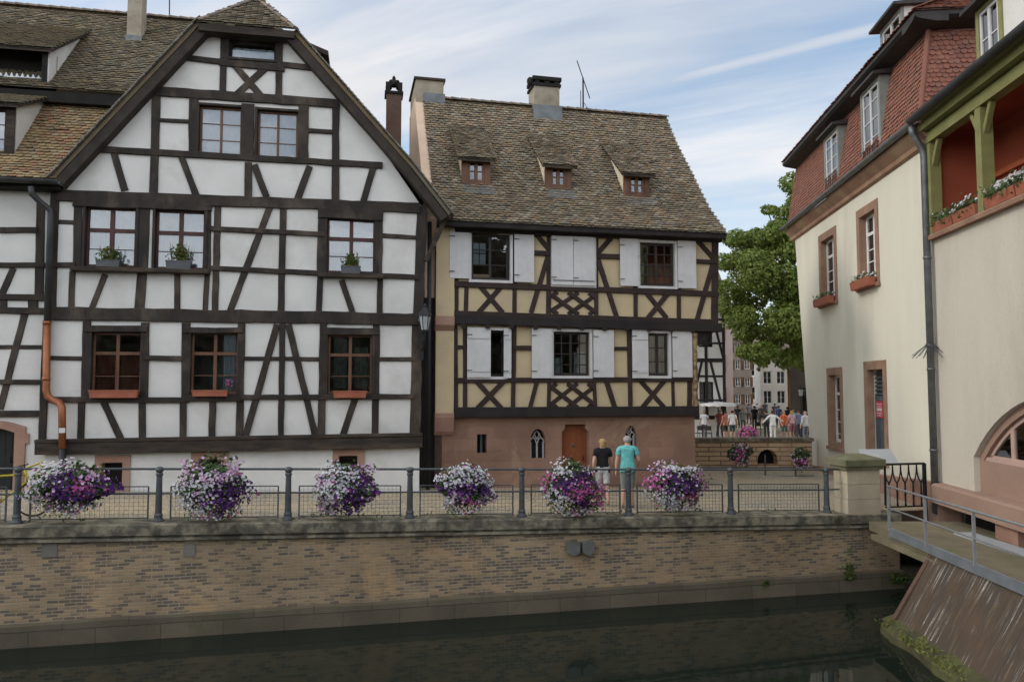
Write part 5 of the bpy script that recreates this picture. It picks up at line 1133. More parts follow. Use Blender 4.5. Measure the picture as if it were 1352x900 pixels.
# ornate iron fence from the pier to the house corner
fa = FW.uv(1169, 660, .25); fb_ = FW.uv(1222, 660, .25); fence = fthing(FW, 'iron_fence', 'ornate black cast iron fence with arched tops between the pier and the cream house', 'fence')
f0, f1 = fa[0], fb_[0]; zt = FW.uv(1200, 612, .25)[1]; zb = pz - .02
m = MB(); m.tube([(f0, .25, zt), (f1, .25, zt)], .03, 6); m.tube([(f0, .25, zb + .12), (f1, .25, zb + .12)], .022, 6); m.box(f1 - .04, f1 + .02, .21, .29, zb - .25, zt); m.build('rail', MAT_BLACK, fence)
nbal = 5; 
for k in range(nbal):
    x = f0 + (f1 - f0) * (k + .5) / nbal; hw = (f1 - f0) / nbal / 2; m = MB()
    m.lathe([(.02, 0), (.028, .05), (.018, .1), (.026, .3), (.018, .55), (.03, .62)], (x, .25, zb + .12), 8)
    for s_ in (-1, 1): m.tube([(x, .25, zb + .72)] + [(x + s_ * hw * math.sin(a * math.pi / 8), .25, zb + .72 + (zt - zb - .74) * (1 - math.cos(a * math.pi / 8))) for a in range(1, 5)], .018, 5)
    m.build('baluster', MAT_BLACK, fence)
# tilted information panel
ip = at_ground(1172, 640, -.3); ib = thing('information_panel', 'tilted grey information panel on a post behind the stone pier', 'information panel', (9.55, 19.9, ground_z(9.6)), R_(8))
pz2 = (EYE + ray(1172, 601) * (19.9 / ray(1172, 601).y)).z - ground_z(9.6)
m = MB(); m.tube([(-.2, .12, 0), (-.2, .1, pz2)], .03, 8); m.tube([(.25, .12, 0), (.25, .1, pz2)], .03, 8); m.build('post', MAT_BLACK, ib)
m = MB(); vs = [(-.55, -.28, pz2 - .18), (.38, -.28, pz2 - .18), (.55, .30, pz2 + .14), (-.38, .30, pz2 + .14)]; m.add(vs + [(a, b, c - .035) for a, b, c in vs], [(0, 1, 2, 3), (7, 6, 5, 4), (0, 4, 5, 1), (1, 5, 6, 2), (2, 6, 7, 3), (3, 7, 4, 0)]); m.build('panel', M('pale_grey_panel', (.40, .41, .42), (.34, .35, .36), 2, .45, .05), ib)
# walkway slab with steel edge channel
MAT_DECK = M('stained_concrete', (.20, .165, .105), (.135, .115, .072), 1.3, .9, .6, 16, c3=(.11, .115, .05))
WE = lambda Y: 8.36 + (Y - 17) * .052
zD = -.42
wk = thing('canal_walkway', 'mossy concrete walkway slab with grey steel edge channel along the pink house', 'walkway', (8.3, 12, zD))
o_ = Vector((8.3, 12, zD)); L_ = lambda x, y, z: (x - o_.x, y - o_.y, z - o_.z)
def xyprism(mb, pts, z0, z1): mb.prism_z([(p_[0] - o_.x, p_[1] - o_.y) for p_ in pts], z0 - o_.z, z1 - o_.z)
m = MB(); xyprism(m, [(WE(1) + .05, 1), (10.6, 1), (10.6, 18.2), (WE(18.2) + .05, 18.2)], zD - .2, zD); m.build('slab', MAT_DECK, wk)
m = MB(); xyprism(m, [(WE(1) - .02, 1), (WE(1) + .045, 1), (WE(17.0) + .045, 17.0), (WE(17.0) - .02, 17.0)], zD - .11, zD + .07); m.build('edge_channel', M('grey_blue_steel', (.20, .215, .23), (.15, .165, .175), 3, .5, .2, metal=.2), wk)
m = MB(); xyprism(m, [(WE(15) - .03, 14.9), (WE(15) + .4, 14.9), (WE(17.6) + .4, 17.7), (WE(17.6) - .12, 17.7)], zD - .32, zD - .203); m.build('ledge_board', MAT_DECK, wk)
m = MB(); m.box(*[9.55 - o_.x, 9.95 - o_.x], 1 - o_.y, 16.6 - o_.y, 0.003, .05); m.build('pipe_cover', MATS['pale_grey_panel'], wk)
wr_ = thing('walkway_railing', 'slim galvanised steel railing along the edge of the concrete walkway', 'railing', (8.3, 12, zD))
m = MB()
MAT_GALV = M('galvanised_steel', (.40, .42, .43), (.33, .35, .36), 5, .45, .1, metal=.5)
for nm, dz in (('top_rail', .98), ('middle_rail', .50)):
    m = MB(); m.tube([L_(WE(17.05) + .0, 17.05, zD + dz), L_(WE(1) + .0, 1, zD + dz)], .024 if dz > .6 else .019, 8); m.build(nm, MAT_GALV, wr_, smooth=True)
for Y in (17.0, 15.35, 13.6, 11.85, 10.1, 8.3, 6.5, 4.7):
    m = MB(); m.box(*[v_ for pr_ in ((WE(Y) - .028 - o_.x, WE(Y) + .028 - o_.x), (Y - .012 - o_.y, Y + .012 - o_.y)) for v_ in pr_], .02, .97); m.build('post', MAT_GALV, wr_)
# sloped rusty boards below the walkway
MAT_RUST = bpy.data.materials.new('rusty_streaked_boards'); t = nt(MAT_RUST)
v = coords(t); v2 = coords(t, (7.0, .8, .8)); v3 = coords(t, (30, .8, .8)); vcol = coords(t, (30, 1.2, 1.2))
base = mixc(t, ramp(t, noisef(t, v, 1.4, 6, .65), [(.35, 0.0), (.65, 1.0)]), (.085, .054, .034), (.058, .044, .033))
base = mixc(t, ramp(t, noisef(t, v2, 1.0, 5, .6), [(.45, 0.0), (.62, .8)]), base, (.055, .045, .036))
base = mixc(t, ramp(t, noisef(t, v2, 1.7, 4, .6), [(.56, 0.0), (.68, .7)]), base, (.13, .095, .055))
stk = N(t, 'ShaderNodeMath', operation='MULTIPLY'); t.links.new(ramp(t, noisef(t, v3, .9, 3, .6), [(.57, 0.0), (.66, 1.0)]), stk.inputs[0]); t.links.new(ramp(t, noisef(t, v, 1.1, 5, .6), [(.42, 0.0), (.55, 1.0)]), stk.inputs[1])
stk2 = N(t, 'ShaderNodeMath', operation='MULTIPLY'); t.links.new(stk.outputs[0], stk2.inputs[0]); t.links.new(ramp(t, noisef(t, v, 24, 4, .7), [(.35, .25), (.6, .9)]), stk2.inputs[1])
base = mixc(t, stk2.outputs[0], base, (.44, .43, .39))
finish(t, base, .8, noisef(t, v2, 6, 5, .7), .5, .02, .3)
sb_ang = math.atan2(.999, .052)
FS = Frame((WE(15.2), 15.2, 0), math.atan2(-.9986, -.052))   # local x towards the viewer, local y towards the house
slope = fthing(FS, 'sloped_board_wall', 'slanting rusty brown board wall with white streaks running down into the canal', 'board wall')
zt_, zb_ = zD - .13, -1.95; run = .78
m = MB(); nb_ = 60; bw_ = 13.0 / nb_
for k in range(nb_):
    a = k * bw_ + .03; b = a + bw_ - .002; d_ = .0015 * (k % 3)
    m.prism_x([(.03 - d_, zt_), (.03 - run - d_, zb_), (.09 - run, zb_ - .04), (.12, zt_ - .03)], a, b)
m.build('boards', MAT_RUST, slope)
m = MB(); m.prism_x([(.03, zt_ + .02), (-.03 - run, zb_ + .02), (.1 - run, zb_ - .1), (.22, zt_ - .08)], -.10, .025); m.build('edge_board', M('brown_edge_board', (.115, .065, .045), (.08, .048, .035), 3, .8, .4, 18), slope)
m = MB(); m.prism_x([(.13, zt_ - .04), (.1 - run, zb_ - .06), (.1 - run, -3.5), (2.3, -3.5), (2.3, zt_ - .25)], -.05, 13); m.build('bank_core', MAT_FOOT, slope)
MAT_WEED = M_island('bank_weeds', [(.10, .14, .03), (.16, .19, .04), (.22, .20, .05), (.07, .11, .025)], .7, None, translucent=.3)
# mossy ledge at its foot
MAT_MOSS = M('mossy_stone', (.085, .085, .03), (.06, .05, .03), 3.0, .95, 1.0, 12, c3=(.12, .13, .04), bdist=.04)
m = MB(); nn_ = 90; vs = []
for k in range(nn_ + 1):
    a = -.25 + 12.5 * k / nn_; e = .17 + .10 * noise.noise((a * 1.2, 1, 0)) + .05 * noise.noise((a * 5, 1, 0)) - (.2 if k == 0 else 0); hh_ = .07 * noise.noise((a * 2.6, 4, 0))
    vs += [(a, -run + .14, zb_ + .16 + hh_), (a, -run - .10, zb_ + .07 + hh_), (a, -run - e, zb_ - .02 + hh_ * .6), (a, -run - e - .04, WATER - .3), (a, -run + .2, WATER - .3)]
m.add(vs, [(k * 5 + j, k * 5 + (j + 1) % 5, (k + 1) * 5 + (j + 1) % 5, (k + 1) * 5 + j) for k in range(nn_) for j in range(5)] + [(0, 1, 2, 3, 4)])
ml = m.build('mossy_ledge', MAT_MOSS, slope)
m = MB()
for _ in range(900):
    a = random.uniform(-.1, 7); 
    if noise.noise((a * 1.1, 9, 0)) < -.05 and random.random() < .8: continue
    y = -run - random.uniform(-.05, .3); m.leaf((a, y, zb_ + .06 + abs(random.gauss(0, .06))), random.uniform(.018, .04), None, 2.8)
q = m.build('weeds', MAT_WEED, slope); q['kind'] = 'stuff'
# ================================================================== BEYOND: PARAPET, STREET, HOUSES, TREE
BZ = 28.8
FB = Frame((7.0, BZ, 0), R_(1.0))
par = fthing(FB, 'bridge_parapet', 'banded sandstone bridge parapet with a dark low arch, beyond the cobbled street', 'wall')
bu = lambda x, y, d=0: FB.uv(x, y, d)
x0 = bu(905, 600)[0] - 3; x1 = bu(1062, 600)[0] + .3; zt = bu(990, 578)[1]; a0 = bu(1000, 613); a1 = bu(1027, 613); at_ = bu(1013, 593)[1]; gb = a0[1]
xm = (a0[0] + a1[0]) / 2; r_ = (a1[0] - a0[0]) / 2
arc = [(a0[0], gb), (a1[0], gb)] + [(xm + r_ * math.cos(math.pi * k / 10), gb + (at_ - gb) * (.25 + .75 * math.sin(math.pi * k / 10))) for k in range(11)]
MAT_BAND = M_brick('banded_sandstone', (.62, .43, .27), (.52, .345, .21), (.19, .135, .09), .9, .17, .022, .9, None, bstr=.6, pale=(.40, .29, .18))
m = MB(); m.wall(rect(x0, x1, -1.2, zt - .12), [arc], 0, .45); m.build('wall', MAT_BAND, par)
m = MB(); m.box(x0 - .05, x1 + .06, -.07, .52, zt - .12, zt); m.build('coping', MAT_QSTONE, par)
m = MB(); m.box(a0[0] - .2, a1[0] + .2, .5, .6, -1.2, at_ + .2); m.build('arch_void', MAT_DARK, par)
# low railing and two hanging baskets in front of the parapet
FQ = Frame((7.2, BZ - 2.2, 0), R_(1.0)); rq = fthing(FQ, 'far_railing', 'thin dark railing in front of the banded sandstone parapet', 'railing')
q0 = FQ.uv(915, 616)[0]; q1 = FQ.uv(1075, 616)[0]; zt = FQ.uv(1000, 617)[1]
for nm, dz in (('top_rail', 0), ('lower_rail', -.3)):
    m = MB(); m.tube([(q0, 0, zt + dz), (q1, 0, zt + dz)], .025, 6); m.build(nm, MAT_IRON, rq)
for px in (965, 1010, 1050):
    m = MB(); x = FQ.uv(px, 600)[0]; m.tube([(x, 0, -.6), (x, 0, zt + (.45 if px == 1010 else .02))], .03, 6); m.build('post', MAT_IRON, rq)
random.seed(11)
basket(976, 598, 38, 26, [(-.7,0,1.2,'G'),(.7,-.1,1.2,'G'),(0,.2,.7,'M'),(-.1,-.5,.6,'M'),(.2,.6,.6,'K'),(0,-.9,.7,'G')], 'far flower basket with a few magenta blooms in front of the banded parapet', 0, FQ, 'far flower baskets', 380)
basket(1057, 603, 26, 28, [(0,.3,1,'G'),(0,-.4,.8,'M'),(.5,0,.8,'G'),(-.5,0,.8,'G')], 'small dark reddish flower basket beside the far corner of the cream house', 0, FQ, 'far flower baskets', 260)
# ---- far houses
def simple_house(name, label, fx, fy, ang, x0, x1, z1, depth, wall, roofm, win, roofh=3.0, timber=None, wmat=None, gable=False, cat='house', storeys=None, shade=None):
    fr = Frame((fx, fy, 0), ang); o = fthing(fr, name, label, cat); zb = -1.2
    holes = []; nx, nz, ww, wh = win
    for j in range(nz):
        for k in range(nx):
            cxx = x0 + (x1 - x0) * (k + .5) / nx; cz = .9 + (z1 - .9) * (j + .42) / nz; holes.append((cxx - ww / 2, cxx + ww / 2, cz - wh / 2, cz + wh / 2))
    m = MB(); m.wall(rect(x0, x1, zb, z1), [rect(*h_) for h_ in holes], 0, .3); m.box(x0, x0 + .3, .31, depth, zb, z1); m.box(x1 - .3, x1, .31, depth, zb, z1); m.box(x0, x1, depth, depth + .3, zb, z1); m.build('wall', wall, o)
    for h_ in holes:
        w_ = window(o, *h_, .1, wmat or MAT_WARMW, 2, (.5,), fw=.07, bw=.03, curtain=[(0, 1, 0, 1)], cmat=MATS['dim_curtain'])
        if shade:
            for s_ in (-1, 1):
                m = MB(); c = h_[0] - .02 if s_ < 0 else h_[1] + .02; m.box(min(c, c + s_ * ww * .5), max(c, c + s_ * ww * .5), -.05, -.002, h_[2], h_[3]); m.build('shutter', shade, w_)
    if gable:
        r = MB(); xm_ = (x0 + x1) / 2; 
        for a, b in (((x0 - .4, z1 - .3), (xm_, z1 + roofh)), ((x1 + .4, z1 - .3), (xm_, z1 + roofh))): slab(r, a, b, .2, -.4, depth + .4)
        ro = r.build('roof', roofm, o); m = MB(); m.prism([(x0, z1), (x1, z1), (xm_, z1 + roofh - .2)], 0, .3); m.build('gable', wall, o)
    else:
        r = MB(); tiled(r, [(-.4, z1 - .1), (depth / 2, z1 + roofh)], x0 - .3, x1 + .3, .25, .2, .02)
        r.add([(x0 - .3, depth / 2, z1 + roofh), (x1 + .3, depth / 2, z1 + roofh), (x1 + .3, depth + .4, z1 - .1), (x0 - .3, depth + .4, z1 - .1)], [(0, 1, 2, 3)]); ro = r.build('roof', roofm, o)
        m = MB(); m.prism_x([(.31, z1), (depth, z1), (depth / 2, z1 + roofh - .15)], x0, x0 + .25); m.build('gable', wall, o); m = MB(); m.prism_x([(.31, z1), (depth, z1), (depth / 2, z1 + roofh - .15)], x1 - .25, x1); m.build('gable', wall, o)
    m = MB(); m.box(x0 + (x1 - x0) * .3, x0 + (x1 - x0) * .3 + .7, depth * .4, depth * .4 + .6, z1 + roofh * .4, z1 + roofh + 1.0); m.build('chimney', MAT_CHB, ro)
    if timber:
        m = MB(); k_ = 0
        def bm(a, b, w_):
            global _bk; m.beam(a, b, w_, -.03 - .002 * (len(m.v) // 40 % 23), .02, .03)
        nzz = nz
        for j in range(nz + 1): bm((x0, .9 + (z1 - .95) * j / nz), (x1, .9 + (z1 - .95) * j / nz), .24)
        for k in range(2 * nx + 1): bm((x0 + (x1 - x0) * k / (2 * nx), .9), (x0 + (x1 - x0) * k / (2 * nx), z1), .18)
        for j in range(nz):
            za = .9 + (z1 - .95) * j / nz; zc = .9 + (z1 - .95) * (j + 1) / nz
            for k in range(2 * nx):
                xa = x0 + (x1 - x0) * k / (2 * nx); xb = x0 + (x1 - x0) * (k + 1) / (2 * nx)
                if k % 2 == 0: bm((xa, za), (xb - .25, zc), .15)
                else: bm((xb, za), (xa + .25, zc), .15)
            for f in (.3, .72): bm((x0, za + (zc - za) * f), (x1, za + (zc - za) * f), .12)
        m.build('timber_frame', timber, o)
    return o
def X_at(px, Y): return EYE.x + ray(px, 500).x / ray(px, 500).y * Y
simple_house('half_timbered_house', 'far white half-timbered house seen just right of the middle house corner', X_at(956, 47), 47, R_(4), -9, 0, 8.0, 8, MAT_PLASTER, MAT_TILE, (4, 2, .9, 1.4), 5, MAT_TIMBER_B, MAT_DKWIN)
simple_house('town_house', 'narrow pale pink far house between the far half-timbered house and the tree', X_at(968, 62), 62, R_(2), -12, 0, 8.9, 8, M('dusty_pink_render', (.50, .40, .36), (.44, .35, .32), 1, .9, .1), MAT_TILE, (4, 3, .9, 1.5), 3.2, shade=MAT_WINSTONE)
simple_house('town_house', 'grey brown far house with blue grey roof closing the street', X_at(962, 96), 96, R_(-16), -2, 9, 7.2, 9, M('grey_brown_render', (.34, .30, .27), (.28, .25, .22), 1, .9, .1), M('blue_grey_slate', (.18, .21, .26), (.14, .17, .21), 2, .6, .2), (4, 2, 1.0, 1.7), 3.8)
simple_house('town_house', 'tall pale grey far house in the middle of the street view', X_at(994, 88), 88, R_(-17), -1, 2.2, 6.4, 9, M('light_grey_render', (.50, .50, .50), (.44, .44, .44), 1, .9, .1), MAT_TILE, (2, 2, .9, 1.5), 3.0)
simple_house('town_house', 'bright cream far house with a gable, under the tree branches', X_at(1004, 78), 78, R_(-19), 0, 2.6, 4.9, 9, M('bright_cream_render', (.72, .68, .58), (.66, .62, .53), 1, .9, .1), MAT_TILE, (2, 2, .8, 1.3), 2.2, gable=True)
simple_house('town_house', 'orange ochre far house at the right side of the street', X_at(1026, 80), 80, R_(-72), 0, 22, 6.6, 9, M('ochre_render', (.52, .30, .14), (.45, .26, .125), 1, .9, .1), MAT_TILE, (2, 2, .9, 1.5), 3.0, shade=MAT_BROWNWOOD)
simple_house('town_house', 'dark brown stone far house next to the cream house corner', X_at(1043, 50), 50, R_(-23), 0, 7, 6.0, 8, M('dark_brown_stone', (.13, .10, .08), (.09, .07, .058), 1, .9, .3), MAT_TILE, (3, 2, .9, 1.5), 3.0, None, MAT_DKWIN)
simple_house('town_house', 'tall brown grey far house with small windows, just right of the pink one', X_at(968, 74), 74, R_(-16), 0, 1.75, 7.6, 9, M('brown_grey_render', (.25, .205, .175), (.20, .165, .14), 1, .9, .2), MAT_TILE, (2, 4, .5, .9), 2.2, shade=MAT_BROWNWOOD)
lp = thing('street_lamp', 'small far street lamp with a white lantern beside the dark stone house', 'street lamp', (X_at(1057, 47.5), 47.5, ground_z(18)))
m = MB(); m.lathe([(.09, 0), (.07, .5), (.045, .6), (.035, 2.55)], n=8); m.build('pole', MAT_BLACK, lp); m = MB(); m.lathe([(.10, 2.56), (.17, 2.95)], n=6); m.build('lantern', MATS['frosted_glass'], lp); m = MB(); m.lathe([(.2, 2.951), (.05, 3.12), (.02, 3.2)], n=6); m.build('lantern_cap', MAT_BLACK, lp)
random.seed(5)
# ---- tree
MAT_BARK = M('grey_bark', (.12, .10, .08), (.07, .06, .05), 3, .9, .6, 20, (1, 1, .4))
MAT_FOLI = M_island('plane_leaves', [(.09, .14, .025), (.17, .23, .045), (.23, .28, .065), (.11, .165, .03), (.30, .34, .09)], .55, None, translucent=.45)
def make_tree(name, label, base, clumps, leaf=.24, per=150, trunk_r=.3, group=None, mat=None):
    o = thing(name, label, 'tree', base, 0, group); b = Vector(base); m = MB()
    cen = sum((Vector(c[0]) for c in clumps), Vector()) / len(clumps) - b
    fork = Vector((cen.x * .15, cen.y * .15, min(cen.z * .45, 4.5)))
    m.tube([(0, 0, -.3), (0, 0, .15), fork * .5, fork], [trunk_r * 1.5, trunk_r * 1.1, trunk_r * .9, trunk_r * .75], 10)
    for c in clumps[::7]:
        p = Vector(c[0]) - b; mid = fork.lerp(p, .5) + Vector((random.gauss(0, .3), random.gauss(0, .3), .4)); m.tube([fork * .96, mid, p], [trunk_r * .5, trunk_r * .26, .03], 6)
    m.build('trunk', MAT_BARK, o, smooth=True)
    f = MB()
    for (c, r) in clumps:
        c = Vector(c) - b
        for _ in range(int(per * r * r)):
            d = Vector((random.gauss(0, 1), random.gauss(0, 1), random.gauss(0, 1))).normalized(); rr = r * (.55 + .5 * random.random() ** .6) * (1 + .25 * noise.noise(d * 2.3 + c))
            nn = d + Vector((random.gauss(0, .6), random.gauss(0, .6), .5 + random.gauss(0, .5)))
            f.leaf(c + Vector((d.x * rr, d.y * rr, d.z * rr * .8)), leaf * random.uniform(.6, 1.25), nn, 1.4)
    f.build('crown', mat or MAT_FOLI, o); return o
def cl(px, py, Y, rpx): p = EYE + ray(px, py) * (Y / ray(px, py).y); return ((p.x, p.y, p.z), rpx * Y / 1000)
tY = 44
spec = [(985,330,34),(965,352,20),(1000,375,36),(970,395,22),(1020,340,36),(1045,360,40),(1030,410,42),(990,425,30),(1060,430,40),(1010,455,26),(1045,465,26),(975,320,18),(1000,312,20),(1070,390,40),
        (1030,300,22),(1045,275,24),(1060,250,26),(1075,300,34),(1058,318,30),(1075,228,22),(1095,250,34),(1100,300,40),(1110,350,46),(1090,420,46),(1120,420,40),(957,372,12),(985,460,16),(1005,478,12),(1125,280,36),(1082,215,14),(1018,282,12),(1040,300,28),(1055,272,24),(1066,240,22),(1012,328,28),(1030,320,26)]
clumps = []
for (px, py, r) in spec:
    for j in range(3): clumps.append(cl(px + random.uniform(-r, r) * .5, py + random.uniform(-r, r) * .5, tY + random.uniform(-2.2, 2.2), r * random.uniform(.48, .78)))
tb = Vector((X_at(1085, 47), 47, ground_z(17)))
make_tree('plane_tree', 'big leafy green tree standing in the gap behind the cream mansard house', tuple(tb), clumps, .14, 1150, .26)
# ---- parasol over the cafe tables
pp = EYE + ray(948, 533) * (46 / ray(948, 533).y); pa_ = thing('parasol', 'white cafe parasol with a scalloped edge above the crowd', 'parasol', (pp.x, pp.y, ground_z(pp.x)))
hz_ = pp.z - ground_z(pp.x); m = MB(); R0 = 1.06; n = 24; vs = [(0, 0, hz_ + .13)]
for k in range(n): an = 2 * math.pi * k / n; vs.append((R0 * math.cos(an), R0 * math.sin(an), hz_ + .03))
for k in range(n): an = 2 * math.pi * k / n; vs.append((R0 * 1.01 * math.cos(an), R0 * 1.01 * math.sin(an), hz_ - .10 - .05 * (k % 2)))
m.add(vs, [(0, 1 + k, 1 + (k + 1) % n) for k in range(n)] + [(1 + k, 1 + n + k, 1 + n + (k + 1) % n, 1 + (k + 1) % n) for k in range(n)]); m.build('canopy', MAT_WHITE, pa_)
m = MB(); m.tube([(0, 0, .05), (0, 0, hz_ + .15)], .03, 8); m.lathe([(.3, 0), (.3, .06), (.05, .1)], (0, 0, 0), 12); m.build('pole', MAT_BLACK, pa_)
# cafe tables and chairs under it
MAT_CAFE = M('dark_cafe_metal', (.03, .03, .03), (.02, .02, .02), 5, .5, .1)
def cafe_table(x, y, label):
    o = thing('cafe_table', label, 'table', (x, y, ground_z(x)), 0, 'dark cafe tables'); m = MB(); m.lathe([(.38, .72), (.38, .75)], n=16); m.build('table_top', MAT_CAFE, o)
    m = MB(); m.tube([(0, 0, .05), (0, 0, .72)], .03, 6); m.build('column', MAT_CAFE, o); m = MB(); m.lathe([(.24, 0), (.2, .03), (.04, .06)], n=12); m.build('foot', MAT_CAFE, o)
def cafe_chair(x, y, rz, label):
    o = thing('cafe_chair', label, 'chair', (x, y, ground_z(x)), rz, 'dark cafe chairs'); m = MB(); m.box(-.21, .21, -.2, .21, .43, .46); m.build('seat', MAT_CAFE, o)
    m = MB(); m.box(-.2, .2, .205, .235, .62, .88); m.box(-.2, -.17, .2, .23, .46, .9); m.box(.17, .2, .2, .23, .46, .9); m.build('backrest', MAT_CAFE, o)
    for sx in (-1, 1):
        for sy in (-1, 1): m = MB(); m.tube([(sx * .18, sy * .17, .43), (sx * .21, sy * .2, 0)], .014, 5); m.build('leg', MAT_CAFE, o)
cafe_table(X_at(927, 44.5), 44.5, 'dark cafe table at the left, beside the person in the pale grey shirt'); cafe_table(X_at(996, 49), 49, 'dark cafe table standing before the dark clothed people')
cafe_chair(X_at(921, 44.2), 44.2, R_(200), 'dark cafe chair left of the nearest table, by the house corner'); cafe_chair(X_at(934, 44.0), 44.0, R_(160), 'dark cafe chair right of the nearest table, facing away'); cafe_chair(X_at(1003, 48.8), 48.8, R_(120), 'dark cafe chair beside the farther table')
# pink flower tub behind the parapet
fp = thing('flower_tub', 'tub of bright pink flowers standing behind the banded parapet', 'flower tub', (X_at(986, 38), 38, ground_z(11.5)))
m = MB(); m.lathe([(.3, 0), (.42, .6), (.45, .62)], n=14); m.build('tub', MAT_WINSTONE, fp); m = MB(); q = MB()
for _ in range(170):
    d = Vector((random.gauss(0, 1), random.gauss(0, 1), abs(random.gauss(0, 1)))).normalized(); m.leaf(d * .42 + Vector((0, 0, .65)), .09, None, 1.6); q.blossom(d * random.uniform(.42, .52) + Vector((0, 0, .68)), .055, d)
m.build('leaves', MAT_LEAF_D, fp); q.build('pink_blossoms', MAT_PM, fp)
# ---- unseen leaf belt added behind the viewer to darken what the windows mirror
m = MB(); random.seed(21)
m.add([(-80, -40, -.2), (95, -40, -.2), (95, -40, 19), (15, -40, 19), (12, -40, 8), (-80, -40, 8)], [(0, 1, 2, 3, 4, 5)])  # backing sheet, also added, so no sky shows through the belt
for _ in range(14000):
    x = random.uniform(-70, 90); top = (9.5 if x < 14 else 20) + 3 * noise.noise((x * .12, 1, 0)) + 2 * noise.noise((x * .4, 5, 0)); z = random.uniform(-.2, top)
    m.leaf((x, -34 - random.uniform(0, 5) + 2 * noise.noise((x * .2, z * .2, 3)), z), random.uniform(.9, 1.6), (random.gauss(0, .5), 1, random.gauss(.3, .5)), 1.2)
bw_ = m.build('added_leaf_belt', M_island('brown_belt_leaves', [(.06, .05, .025), (.09, .075, .035), (.05, .055, .025)], .7, None)); bw_['kind'] = 'stuff'
# ================================================================== PEOPLE
def skin_to_mesh(verts, edges, radii, root, sub=2):
    me = bpy.data.meshes.new('tmp'); me.from_pydata(verts, edges, []); o = bpy.data.objects.new('tmp', me); COL.objects.link(o)
    o.modifiers.new('skin', 'SKIN'); o.modifiers['skin'].use_smooth_shade = True
    s_ = o.modifiers.new('sub', 'SUBSURF'); s_.levels = sub; s_.render_levels = sub
    for k, r in enumerate(radii):
        d = me.skin_vertices[0].data[k]; d.radius = r if isinstance(r, tuple) else (r, r); d.use_root = (k == root)
    bpy.context.view_layer.update(); dg = bpy.context.evaluated_depsgraph_get()
    out = bpy.data.meshes.new_from_object(o.evaluated_get(dg)); bpy.data.objects.remove(o); return out
def cm(name, c): return M('cloth_' + name, c, tuple(k * .78 for k in c), 7, .9, 1.0, 11, bdist=.05)
SKIN = M('skin', (.52, .31, .22), (.48, .28, .20), 6, .6, .05); SKIN2 = M('skin_tanned', (.40, .23, .15), (.36, .20, .13), 6, .6, .05)
HAIRS = {'blond': M('hair_blond', (.42, .28, .12), (.34, .22, .09), 20, .7, .3), 'grey': M('hair_grey', (.36, .33, .30), (.28, .26, .24), 20, .7, .3), 'dark': M('hair_dark', (.03, .022, .018), (.02, .015, .012), 20, .6, .3), 'brown': M('hair_brown', (.12, .07, .04), (.09, .05, .03), 20, .6, .3)}
EYEM = M('eye_dark', (.02, .02, .02), (.015, .015, .015), 5, .3, .05); LIP = M('lip', (.40, .16, .14), (.36, .14, .12), 5, .5, .05)
